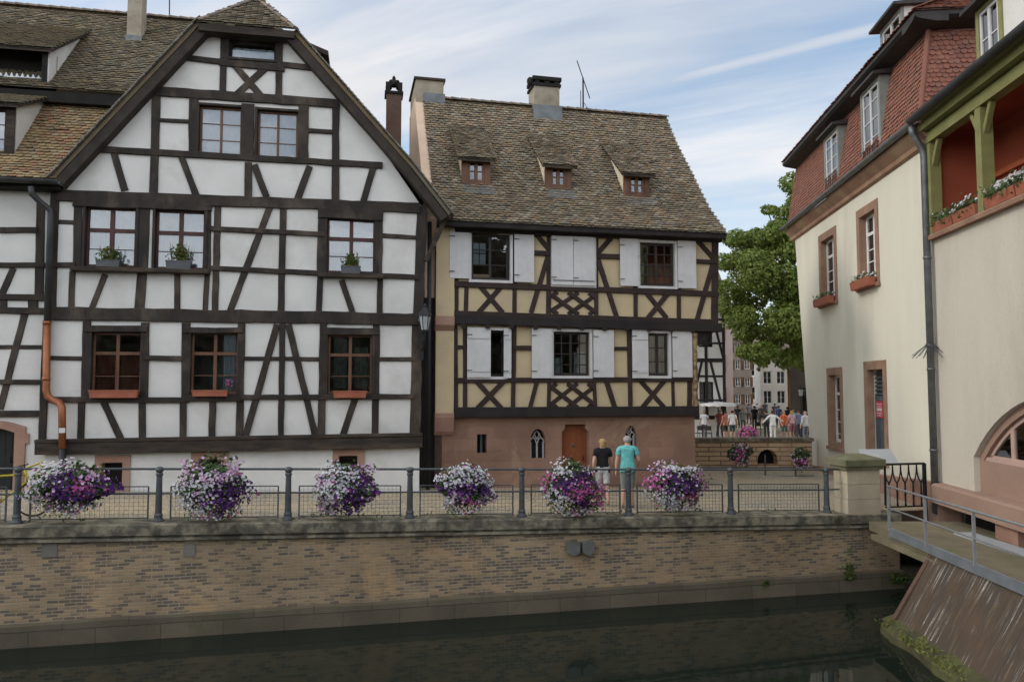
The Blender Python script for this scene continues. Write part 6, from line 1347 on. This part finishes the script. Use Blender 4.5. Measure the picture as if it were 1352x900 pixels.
def person(label, loc, yaw, h, shirt, lower, lower_len, hair, sleeve=.55, pose=None, group=None, skin=None, hat=None, female=False, hold=None):
    """standing figure facing local +y; pose holds joint positions for a 1.72 m body"""
    po = {'hipL': (-.09, 0, .92), 'hipR': (.09, 0, .92), 'kneeL': (-.10, .02, .50), 'kneeR': (.10, .02, .50), 'ankL': (-.11, -.02, .09), 'ankR': (.11, -.02, .09),
          'elbL': (-.25, -.03, 1.13), 'elbR': (.25, -.03, 1.13), 'wriL': (-.27, .07, .89), 'wriR': (.27, .07, .89)}
    if pose: po.update(pose)
    sw = .165 if female else .19; hipw = .17 if female else .155
    V = [(0, 0, .96), (0, .0, 1.10), (0, .005, 1.27), (0, 0, 1.40), (0, -.005, 1.48), (0, .015, 1.56), (0, .02, 1.63), (0, .015, 1.69)]
    Rr = [(hipw, .11), (.135 if female else .15, .095), (.155 if female else .175, .105), (.13, .085), (.055, .055), (.078, .085), (.083, .095), (.06, .07)]
    E = [(k, k + 1) for k in range(7)]
    def chain(start, pts, rs):
        prev = start
        for p_, r in zip(pts, rs): V.append(tuple(p_)); Rr.append(r); E.append((prev, len(V) - 1)); prev = len(V) - 1
        return prev
    ends = {}
    for S, sx in (('L', -1), ('R', 1)):
        el = Vector(po['elb' + S]); wr = Vector(po['wri' + S]); sh = Vector((sx * sw, 0, 1.395)); d = (wr - el).normalized()
        chain(3, [sh, sh.lerp(el, .5), el, el.lerp(wr, .4), wr, wr + d * .06, wr + d * .10], [.062, .050, .041, .040, .027, (.040, .020), (.036, .016)]); ends[S] = (wr, d, sx)
        kn = Vector(po['knee' + S]); an = Vector(po['ank' + S]); hp = Vector(po['hip' + S])
        fwd = Vector(po.get('toe' + S, (0, 1, 0)))
        chain(0, [hp, hp.lerp(kn, .5), kn, kn.lerp(an, .35), an, an + fwd * .08 + Vector((0, 0, -.045)), an + fwd * .17 + Vector((0, 0, -.055))], [.098, .078, .056, .056, .038, (.042, .035), (.036, .025)])
    me = skin_to_mesh(V, E, Rr, 0); sk = skin or SKIN
    # hands: five fingers each, joined into the same body mesh
    bm = bmesh.new(); bm.from_mesh(me); bpy.data.meshes.remove(me)
    ex = MB()
    for S in ends:
        wr, d, sx = ends[S]; side = Vector((0, 1, 0)) - d * d.y; side.normalize(); nrm = d.cross(side) * -sx
        pc = wr + d * .085
        for j, L in enumerate((.062, .073, .068, .052)):
            b_ = pc + side * (.026 - .0175 * j); ex.tube([b_, b_ + d * L * .55 + nrm * .006, b_ + d * L + nrm * .022], [.0085, .008, .006], 6)
        b_ = wr + d * .035 + side * .022; ex.tube([b_, b_ + side * .03 + d * .025, b_ + side * .036 + d * .06 + nrm * .01], [.011, .0095, .007], 6)
    # nose and ears
    ex.tube([(0, .105, 1.645), (0, .128, 1.60), (0, .105, 1.592)], [.010, .017, .010], 6)
    for sx in (-1, 1): ex.ball((sx * .086, .0, 1.615), .014, .025, .034, 6, 5)
    vm = [bm.verts.new(p_) for p_ in ex.v]
    for f_ in ex.f:
        try: bm.faces.new([vm[k] for k in f_])
        except ValueError: pass
    for f_ in bm.faces: f_.smooth = True
    body = bpy.data.meshes.new('body'); bm.normal_update(); bm.to_mesh(body); body.materials.append(sk)
    o = thing('person', label, 'person', loc, yaw, group); s_ = h / 1.72; o.scale = (s_, s_, s_)
    bo = bpy.data.objects.new('body', body); COL.objects.link(bo); bo.parent = o
    def shell(name, test, offs, mat, flare=None):
        vs = {}; fs = []; pts = []
        for f_ in bm.faces:
            c = f_.calc_center_median()
            if not test(c): continue
            idx = []
            for v_ in f_.verts:
                if v_.index not in vs:
                    vs[v_.index] = len(pts); p_ = v_.co + v_.normal * offs
                    if flare: p_ = flare(p_)
                    pts.append(p_)
                idx.append(vs[v_.index])
            fs.append(idx)
        if not fs: return None
        m = MB(); m.add(pts, fs); q = m.build(name, mat, o, smooth=True); md = q.modifiers.new('thick', 'SOLIDIFY'); md.thickness = .004; return q
    bm.verts.index_update()
    armx = lambda c: abs(c.x) > sw + .012
    def on_arm(c):
        for S in ends:
            el = Vector(po['elb' + S]); sh = Vector(((-1 if S == 'L' else 1) * sw, 0, 1.395)); ax_ = el - sh; t_ = (c - sh).dot(ax_) / ax_.length_squared
            wr = Vector(po['wri' + S])
            dist = (c - (sh + ax_ * max(0, min(1, t_)))).length; t2 = (c - el).dot(wr - el) / (wr - el).length_squared; dist2 = (c - (el + (wr - el) * max(0, min(1.6, t2)))).length
            if (t_ > .25 and dist < .075) or (t2 > 0 and dist2 < .09 and abs(c.x) > .13): return t_ if (t2 <= 0) else 1 + t2
        return None
    def shirt_t(c):
        a = on_arm(c)
        if a is not None: return a < sleeve + .02 or (sleeve > 1 and a < sleeve)
        return .86 < c.z < 1.475
    def lower_t(c):
        if on_arm(c) is not None: return False
        return lower_len < c.z < .99
    shell('shirt', shirt_t, .013, shirt, (lambda p_: Vector((p_.x * (1 + max(0, (1.2 - p_.z)) * .18), p_.y * (1 + max(0, (1.2 - p_.z)) * .25), p_.z))))
    if female and lower_len > .3: shell('skirt', lower_t, .022, lower)
    else: shell('trousers' if lower_len < .3 else 'shorts', lower_t, .010, lower)
    shell('hair', lambda c: c.z > 1.50 and ((c.y < -.012 and c.z > (1.50 if female else 1.56)) or c.z > 1.672), .016, HAIRS[hair])
    shell('shoes', lambda c: c.z < .085 and on_arm(c) is None, .006, MAT_CAFE if lower_len < .3 else MATS['cloth_shoe'])
    m = MB()
    for sx in (-1, 1): m.ball((sx * .034, .100, 1.637), .012, .008, .008, 6, 5)
    m.build('eyes', EYEM, bo); m = MB(); m.ball((0, .103, 1.563), .024, .008, .007, 6, 5); m.build('mouth', LIP, bo)
    if hat:
        m = MB(); m.lathe([(.17, 1.68), (.165, 1.69), (.10, 1.70), (.095, 1.78), (.06, 1.81)], (0, .01, 0), 14); m.build('hat', hat, o)
    bm.free(); return o
cm('shoe', (.30, .28, .26))
# the two strollers by the railing, seen from behind
wp = at_ground(796, 668); mp_ = at_ground(829, 671)
person('blond person in black t-shirt and pale shorts walking behind the railing', tuple(wp), R_(4), 1.66, cm('black', (.012, .012, .013)), cm('white', (.62, .60, .58)), .58, 'blond', .5,
       {'kneeL': (-.10, .10, .50), 'ankL': (-.11, .06, .11), 'kneeR': (.10, -.02, .50), 'ankR': (.11, -.20, .13), 'elbR': (.25, .02, 1.12), 'wriR': (.29, .14, .90), 'elbL': (-.24, -.08, 1.13), 'wriL': (-.25, -.04, .88)}, female=True)
person('grey haired person in turquoise t-shirt and sage shorts behind the railing post', tuple(mp_), R_(-6), 1.76, cm('turquoise', (.16, .52, .50)), cm('sage', (.22, .25, .21)), .48, 'grey', .55,
       {'kneeL': (-.10, -.02, .50), 'ankL': (-.12, -.14, .11), 'kneeR': (.10, .08, .50), 'ankR': (.11, .06, .09), 'elbR': (.27, .0, 1.15), 'wriR': (.26, .16, .98), 'wriL': (-.27, .0, .88)})
CR = 'people strolling on the far square'
S = lambda n_, c: cm(n_, c)
crowd = [ # px, depth, yaw, h, shirt, lower, len, hair, label, extras
 (929, 46.0, 160, 1.70, (.60, .60, .62), (.10, .10, .12), .1, 'grey', 'person in pale grey shirt at the far left of the crowd', {}),
 (941, 47.2, 10, 1.70, (.42, .24, .16), (.20, .16, .13), .45, 'brown', 'person in tan top and sun hat under the white parasol', {'hat': 1}),
 (949, 46.6, 190, 1.74, (.28, .06, .045), (.05, .045, .04), .1, 'dark', 'person in dark red shirt and black trousers under the parasol', {}),
 (957, 45.6, 20, 1.68, (.62, .25, .18), (.06, .055, .05), .48, 'brown', 'person in coral t-shirt and dark shorts by the parasol pole', {}),
 (966, 45.2, 5, 1.74, (.72, .70, .68), (.03, .07, .065), .48, 'dark', 'person in white shirt and dark green shorts right of the parasol', {}),
 (980, 52, 170, 1.70, (.30, .32, .30), (.16, .15, .14), .1, 'brown', 'person in grey green top behind the pink flower tub', {}),
 (995, 56, 0, 1.75, (.03, .03, .035), (.03, .03, .035), .1, 'dark', 'person all in black farther up the street, left of the grey dressed one', {}),
 (1004, 60, 180, 1.72, (.10, .09, .09), (.05, .05, .06), .1, 'dark', 'person in charcoal clothes far up the middle of the street', {}),
 (1011, 46.5, 0, 1.68, (.04, .045, .05), (.05, .05, .055), .1, 'dark', 'person in black standing just left of the one in white', {}),
 (1019, 44.0, 0, 1.76, (.76, .75, .73), (.74, .73, .70), .1, 'dark', 'person all in white holding both arms out to the sides', {'arms': 1}),
 (1027, 58, 0, 1.72, (.12, .16, .33), (.06, .06, .08), .1, 'dark', 'person in blue top farther back in the street', {}),
 (1034, 45.5, 190, 1.68, (.70, .17, .07), (.06, .12, .12), .45, 'brown', 'person in bright orange t-shirt and teal shorts', {}),
 (1044, 45.0, 10, 1.72, (.55, .33, .36), (.30, .10, .14), .5, 'blond', 'person in pale pink top beside the orange one', {'fem': 1}),
 (1046, 48.5, 180, 1.70, (.30, .55, .42), (.12, .12, .14), .1, 'grey', 'person in mint green shirt half hidden behind the pale pink top', {}),
 (1053, 46.0, 0, 1.72, (.16, .20, .32), (.07, .07, .09), .1, 'brown', 'person in dark blue shirt near the dark stone house', {}),
 (973, 58, 0, 1.72, (.05, .05, .06), (.04, .04, .05), .1, 'dark', 'person in dark coat far back just right of the parasol', {}),
 (988, 64, 0, 1.75, (.22, .22, .24), (.06, .06, .07), .1, 'dark', 'person in mid grey jacket far up the street, between two dark ones', {}),
 (999, 68, 180, 1.70, (.55, .53, .50), (.10, .10, .12), .1, 'brown', 'person in off white top very far up the street', {}),
 (1009, 72, 0, 1.75, (.06, .07, .10), (.04, .04, .05), .1, 'dark', 'person in navy jacket farthest up the street', {}),
 (1022, 66, 0, 1.72, (.09, .08, .08), (.05, .05, .05), .1, 'dark', 'person in dark brown clothes behind the one in blue', {}),
 (1039, 54, 0, 1.74, (.06, .06, .07), (.05, .05, .06), .1, 'dark', 'person in black jacket standing behind the orange t-shirt', {}),
 (1062, 43.5, 20, 1.74, (.52, .50, .47), (.16, .16, .18), .1, 'grey', 'person in beige jacket at the corner of the cream house', {'slv': 1.9}),
]
for (px, Y, yaw, h, sc, lc, ll, hair, lab, exx) in crowd:
    x = X_at(px, Y); po = {}
    if exx.get('arms'): po = {'elbL': (-.38, -.02, 1.22), 'wriL': (-.56, .02, 1.02), 'elbR': (.38, -.02, 1.24), 'wriR': (.60, .04, 1.10)}
    else:
        ph = random.uniform(-.16, .16); po = {'kneeL': (-.10, .03 + ph * .4, .50), 'ankL': (-.11, ph - .02, .09 + abs(min(0, ph)) * .2), 'kneeR': (.10, .03 - ph * .4, .50), 'ankR': (.11, -ph - .02, .09 + abs(max(0, ph)) * .2), 'wriL': (-.27, .08 - ph, .89), 'wriR': (.27, .08 + ph, .89)}
    person(lab, (x, Y, ground_z(x)), R_(yaw), h, cm(lab.split(' in ')[-1].split(' ')[0] + str(px), sc), cm('l' + str(px), lc), ll, hair, exx.get('slv', .55 if not exx.get('arms') else 1.9), po, CR, random.choice([SKIN, SKIN, SKIN2]), cm('straw', (.50, .44, .30)) if exx.get('hat') else None, bool(exx.get('fem')))
# ================================================================== BICYCLE at the far left, behind the railing
bx = FW.uv(6, 660, 1.0)[0]; FBK = Frame(FW.world((bx, 1.0, ground_z(FW.world((bx, 1, 0)).x))), WA)
bike = fthing(FBK, 'bicycle', 'yellow bicycle parked behind the railing at the far left', 'bicycle')
YEL = M('yellow_paint', (.52, .40, .03), (.45, .34, .025), 4, .45, .05); TYRE = M('black_tyre', (.015, .015, .015), (.012, .012, .012), 5, .8, .1)
for xw in (-.52, .52):
    m = MB(); m.tube([(xw + .33 * math.cos(a * math.pi / 14), 0, .345 + .33 * math.sin(a * math.pi / 14)) for a in range(29)], .018, 6); wo_ = m.build('wheel', TYRE, bike, smooth=True)
    m = MB()
    for a in range(18): m.tube([(xw, 0, .345), (xw + .315 * math.cos(a * math.pi / 9), 0, .345 + .315 * math.sin(a * math.pi / 9))], .0025, 4, False)
    m.tube([(xw, -.05, .345), (xw, .05, .345)], .018, 8); m.build('spokes', MAT_GALV, wo_)
m = MB(); B_ = (-.08, 0, .30); T_ = (-.2, 0, .82); H_ = (.36, 0, .84)
for a, b in ((B_, T_), (T_, H_), (B_, (.39, 0, .70)), (B_, (-.52, 0, .345)), ((-.18, 0, .76), (-.52, 0, .345)), ((.34, 0, .95), (.40, 0, .66)), ((.40, 0, .66), (.52, 0, .345))): m.tube([a, b], .02, 8)
m.build('frame', YEL, bike, smooth=True)
m = MB(); m.tube([(.34, 0, .95), (.33, 0, 1.02)], .015, 6); m.tube([(.22, -.27, 1.0), (.33, -.2, 1.03), (.35, 0, 1.03), (.33, .2, 1.03), (.22, .27, 1.0)], .013, 6); m.build('handlebar', MAT_BLACK, bike)
m = MB(); m.prism_z([(-.36, -.07), (-.28, -.08), (-.06, -.02), (-.06, .02), (-.28, .08), (-.36, .07)], .92, .965); m.tube([(-.2, 0, .8), (-.22, 0, .93)], .013, 6); m.build('saddle', MAT_BLACK, bike)
m = MB(); m.box(-.07, .34, -.13, .13, .96, .975) if False else m.tube([(-.08, -.09, .30), (-.08, .09, .30)], .015, 6); m.tube([(-.08, -.09, .30), (.05, -.09, .18)], .01, 5); m.tube([(-.08, .09, .30), (-.21, .09, .42)], .01, 5); m.build('pedal_cranks', MAT_GALV, bike)
# yellow carrier frame on the handlebar
m = MB()
for a, b in (((.40, -.13, .98), (.66, -.13, 1.08)), ((.40, .13, .98), (.66, .13, 1.08)), ((.40, -.13, .98), (.40, .13, .98)), ((.66, -.13, 1.08), (.66, .13, 1.08)), ((.66, -.13, 1.08), (.70, -.13, .86)), ((.40, -.13, .98), (.44, -.13, .78)), ((.44, -.13, .78), (.70, -.13, .86)), ((.36, 0, .9), (.44, -.13, .78))): m.tube([a, b], .014, 5)
m.build('basket_frame', YEL, bike)
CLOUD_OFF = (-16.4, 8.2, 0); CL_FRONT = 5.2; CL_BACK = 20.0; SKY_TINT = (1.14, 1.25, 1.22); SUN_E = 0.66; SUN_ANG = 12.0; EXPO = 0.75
# ------------------------------------------------------------------ sky and sun
SUN = Vector((-.86, -.09, .56)).normalized()
w = bpy.data.worlds.new('World'); scene.world = w; w.use_nodes = True; t = w.node_tree; t.nodes.clear()
sky = t.nodes.new('ShaderNodeTexSky'); sky.sky_type = 'NISHITA'; sky.sun_disc = False
sky.sun_elevation = math.asin(SUN.z); sky.sun_rotation = math.atan2(SUN.x, SUN.y); sky.air_density = 1.0; sky.dust_density = 1.0; sky.ozone_density = 1.5
tc = t.nodes.new('ShaderNodeTexCoord'); sp = t.nodes.new('ShaderNodeSeparateXYZ'); t.links.new(tc.outputs['Generated'], sp.inputs[0])
def mth(op, a, b=None, c=None):
    n = t.nodes.new('ShaderNodeMath'); n.operation = op
    for k, v in enumerate((a, b, c)):
        if v is None: continue
        if hasattr(v, 'is_output'): t.links.new(v, n.inputs[k])
        else: n.inputs[k].default_value = v
    return n.outputs[0]
zz = mth('MAXIMUM', mth('ADD', sp.outputs[2], .10), .02)
cb = t.nodes.new('ShaderNodeCombineXYZ'); t.links.new(mth('DIVIDE', sp.outputs[0], zz), cb.inputs[0]); t.links.new(mth('DIVIDE', sp.outputs[1], zz), cb.inputs[1])
def cloudnoise(scale, rot, stretch, detail, dist, offs=(0, 0, 0)):
    mp = t.nodes.new('ShaderNodeMapping'); mp.vector_type = 'TEXTURE'; mp.inputs['Rotation'].default_value = (0, 0, rot); mp.inputs['Scale'].default_value = stretch; mp.inputs['Location'].default_value = offs
    t.links.new(cb.outputs[0], mp.inputs[0]); n = t.nodes.new('ShaderNodeTexNoise'); n.inputs['Scale'].default_value = scale; n.inputs['Detail'].default_value = detail
    n.inputs['Roughness'].default_value = .55; n.inputs['Distortion'].default_value = dist; t.links.new(mp.outputs[0], n.inputs['Vector']); return n.outputs[0]
n1 = cloudnoise(.62, R_(-22), (1.9, .75, 1), 6, .5, CLOUD_OFF); n2 = cloudnoise(1.7, R_(-24), (3.2, .8, 1), 7, .5, (3, 1, 0))
cl = mth('ADD', mth('MULTIPLY', n1, .68), mth('MULTIPLY', n2, .32))
cf = ramp(t, cl, [(.42, 0.03), (.50, .42), (.60, .95)])
hz = ramp(t, sp.outputs[2], [(0.0, 1.0), (.22, .6), (.36, 0.0)])
cf = mth('MAXIMUM', cf, mth('MULTIPLY', hz, .8))
# unseen clouds behind the viewer are brightened to add light on the facades
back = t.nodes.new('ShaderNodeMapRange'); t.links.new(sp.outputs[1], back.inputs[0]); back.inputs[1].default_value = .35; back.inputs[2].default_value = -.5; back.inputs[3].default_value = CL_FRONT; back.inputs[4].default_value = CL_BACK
# a thin vapour trail
def pl_(x, y):
    d = ray(x, y).normalized(); k = d.z + .10; return Vector((d.x / k, d.y / k))
def trail(pa, pb, wid, amp):
    A = pl_(*pa); B = pl_(*pb); d = (B - A).normalized(); n_ = Vector((-d.y, d.x)); L = (B - A).length
    def lin(v, c):
        a = mth('MULTIPLY', cb_x, v.x); return mth('ADD', mth('MULTIPLY_ADD', cb_y, v.y, a), c)
    wob = mth('MULTIPLY_ADD', n2, wid * 2.5, -wid * 1.25)
    dist = mth('ABSOLUTE', mth('ADD', lin(n_, -n_.dot(A)), wob)); al = lin(d, -d.dot(A))
    m1 = t.nodes.new('ShaderNodeMapRange'); m1.interpolation_type = 'SMOOTHSTEP'; t.links.new(dist, m1.inputs[0]); m1.inputs[1].default_value = 0; m1.inputs[2].default_value = wid; m1.inputs[3].default_value = amp; m1.inputs[4].default_value = 0
    m2 = t.nodes.new('ShaderNodeMapRange'); m2.interpolation_type = 'SMOOTHSTEP'; t.links.new(al, m2.inputs[0]); m2.inputs[1].default_value = -.05 * L; m2.inputs[2].default_value = .5 * L
    return mth('MULTIPLY', m1.outputs[0], m2.outputs[0])
cb_x = mth('DIVIDE', sp.outputs[0], zz); cb_y = mth('DIVIDE', sp.outputs[1], zz)
cf = mth('MAXIMUM', cf, trail((780, 132), (1160, 30), .055, .65)); cf = mth('MAXIMUM', cf, trail((560, 160), (1000, 5), .0, 0.0)) if False else cf
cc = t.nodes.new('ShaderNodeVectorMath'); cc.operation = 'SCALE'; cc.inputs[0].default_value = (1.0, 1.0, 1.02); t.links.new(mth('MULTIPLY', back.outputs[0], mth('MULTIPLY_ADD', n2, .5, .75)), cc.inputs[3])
bl = mixc(t, 1.0, sky.outputs[0], SKY_TINT, 'MULTIPLY')
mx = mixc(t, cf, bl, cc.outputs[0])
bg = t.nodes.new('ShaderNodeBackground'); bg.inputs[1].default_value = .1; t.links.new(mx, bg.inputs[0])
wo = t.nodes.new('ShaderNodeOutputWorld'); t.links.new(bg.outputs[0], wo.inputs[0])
sd = bpy.data.lights.new('sun', 'SUN'); sd.energy = SUN_E; sd.angle = R_(SUN_ANG); sd.color = (1, .93, .82)
so_ = bpy.data.objects.new('sun', sd); COL.objects.link(so_); so_.location = (0, 0, 60); so_.rotation_euler = (-SUN).to_track_quat('-Z', 'Y').to_euler()
scene.view_settings.view_transform = 'Standard'; scene.view_settings.look = 'None'; scene.view_settings.gamma = 1; scene.view_settings.use_curve_mapping = False
scene.view_settings.exposure = EXPO
scene.cycles.max_bounces = 8; scene.cycles.transparent_max_bounces = 12
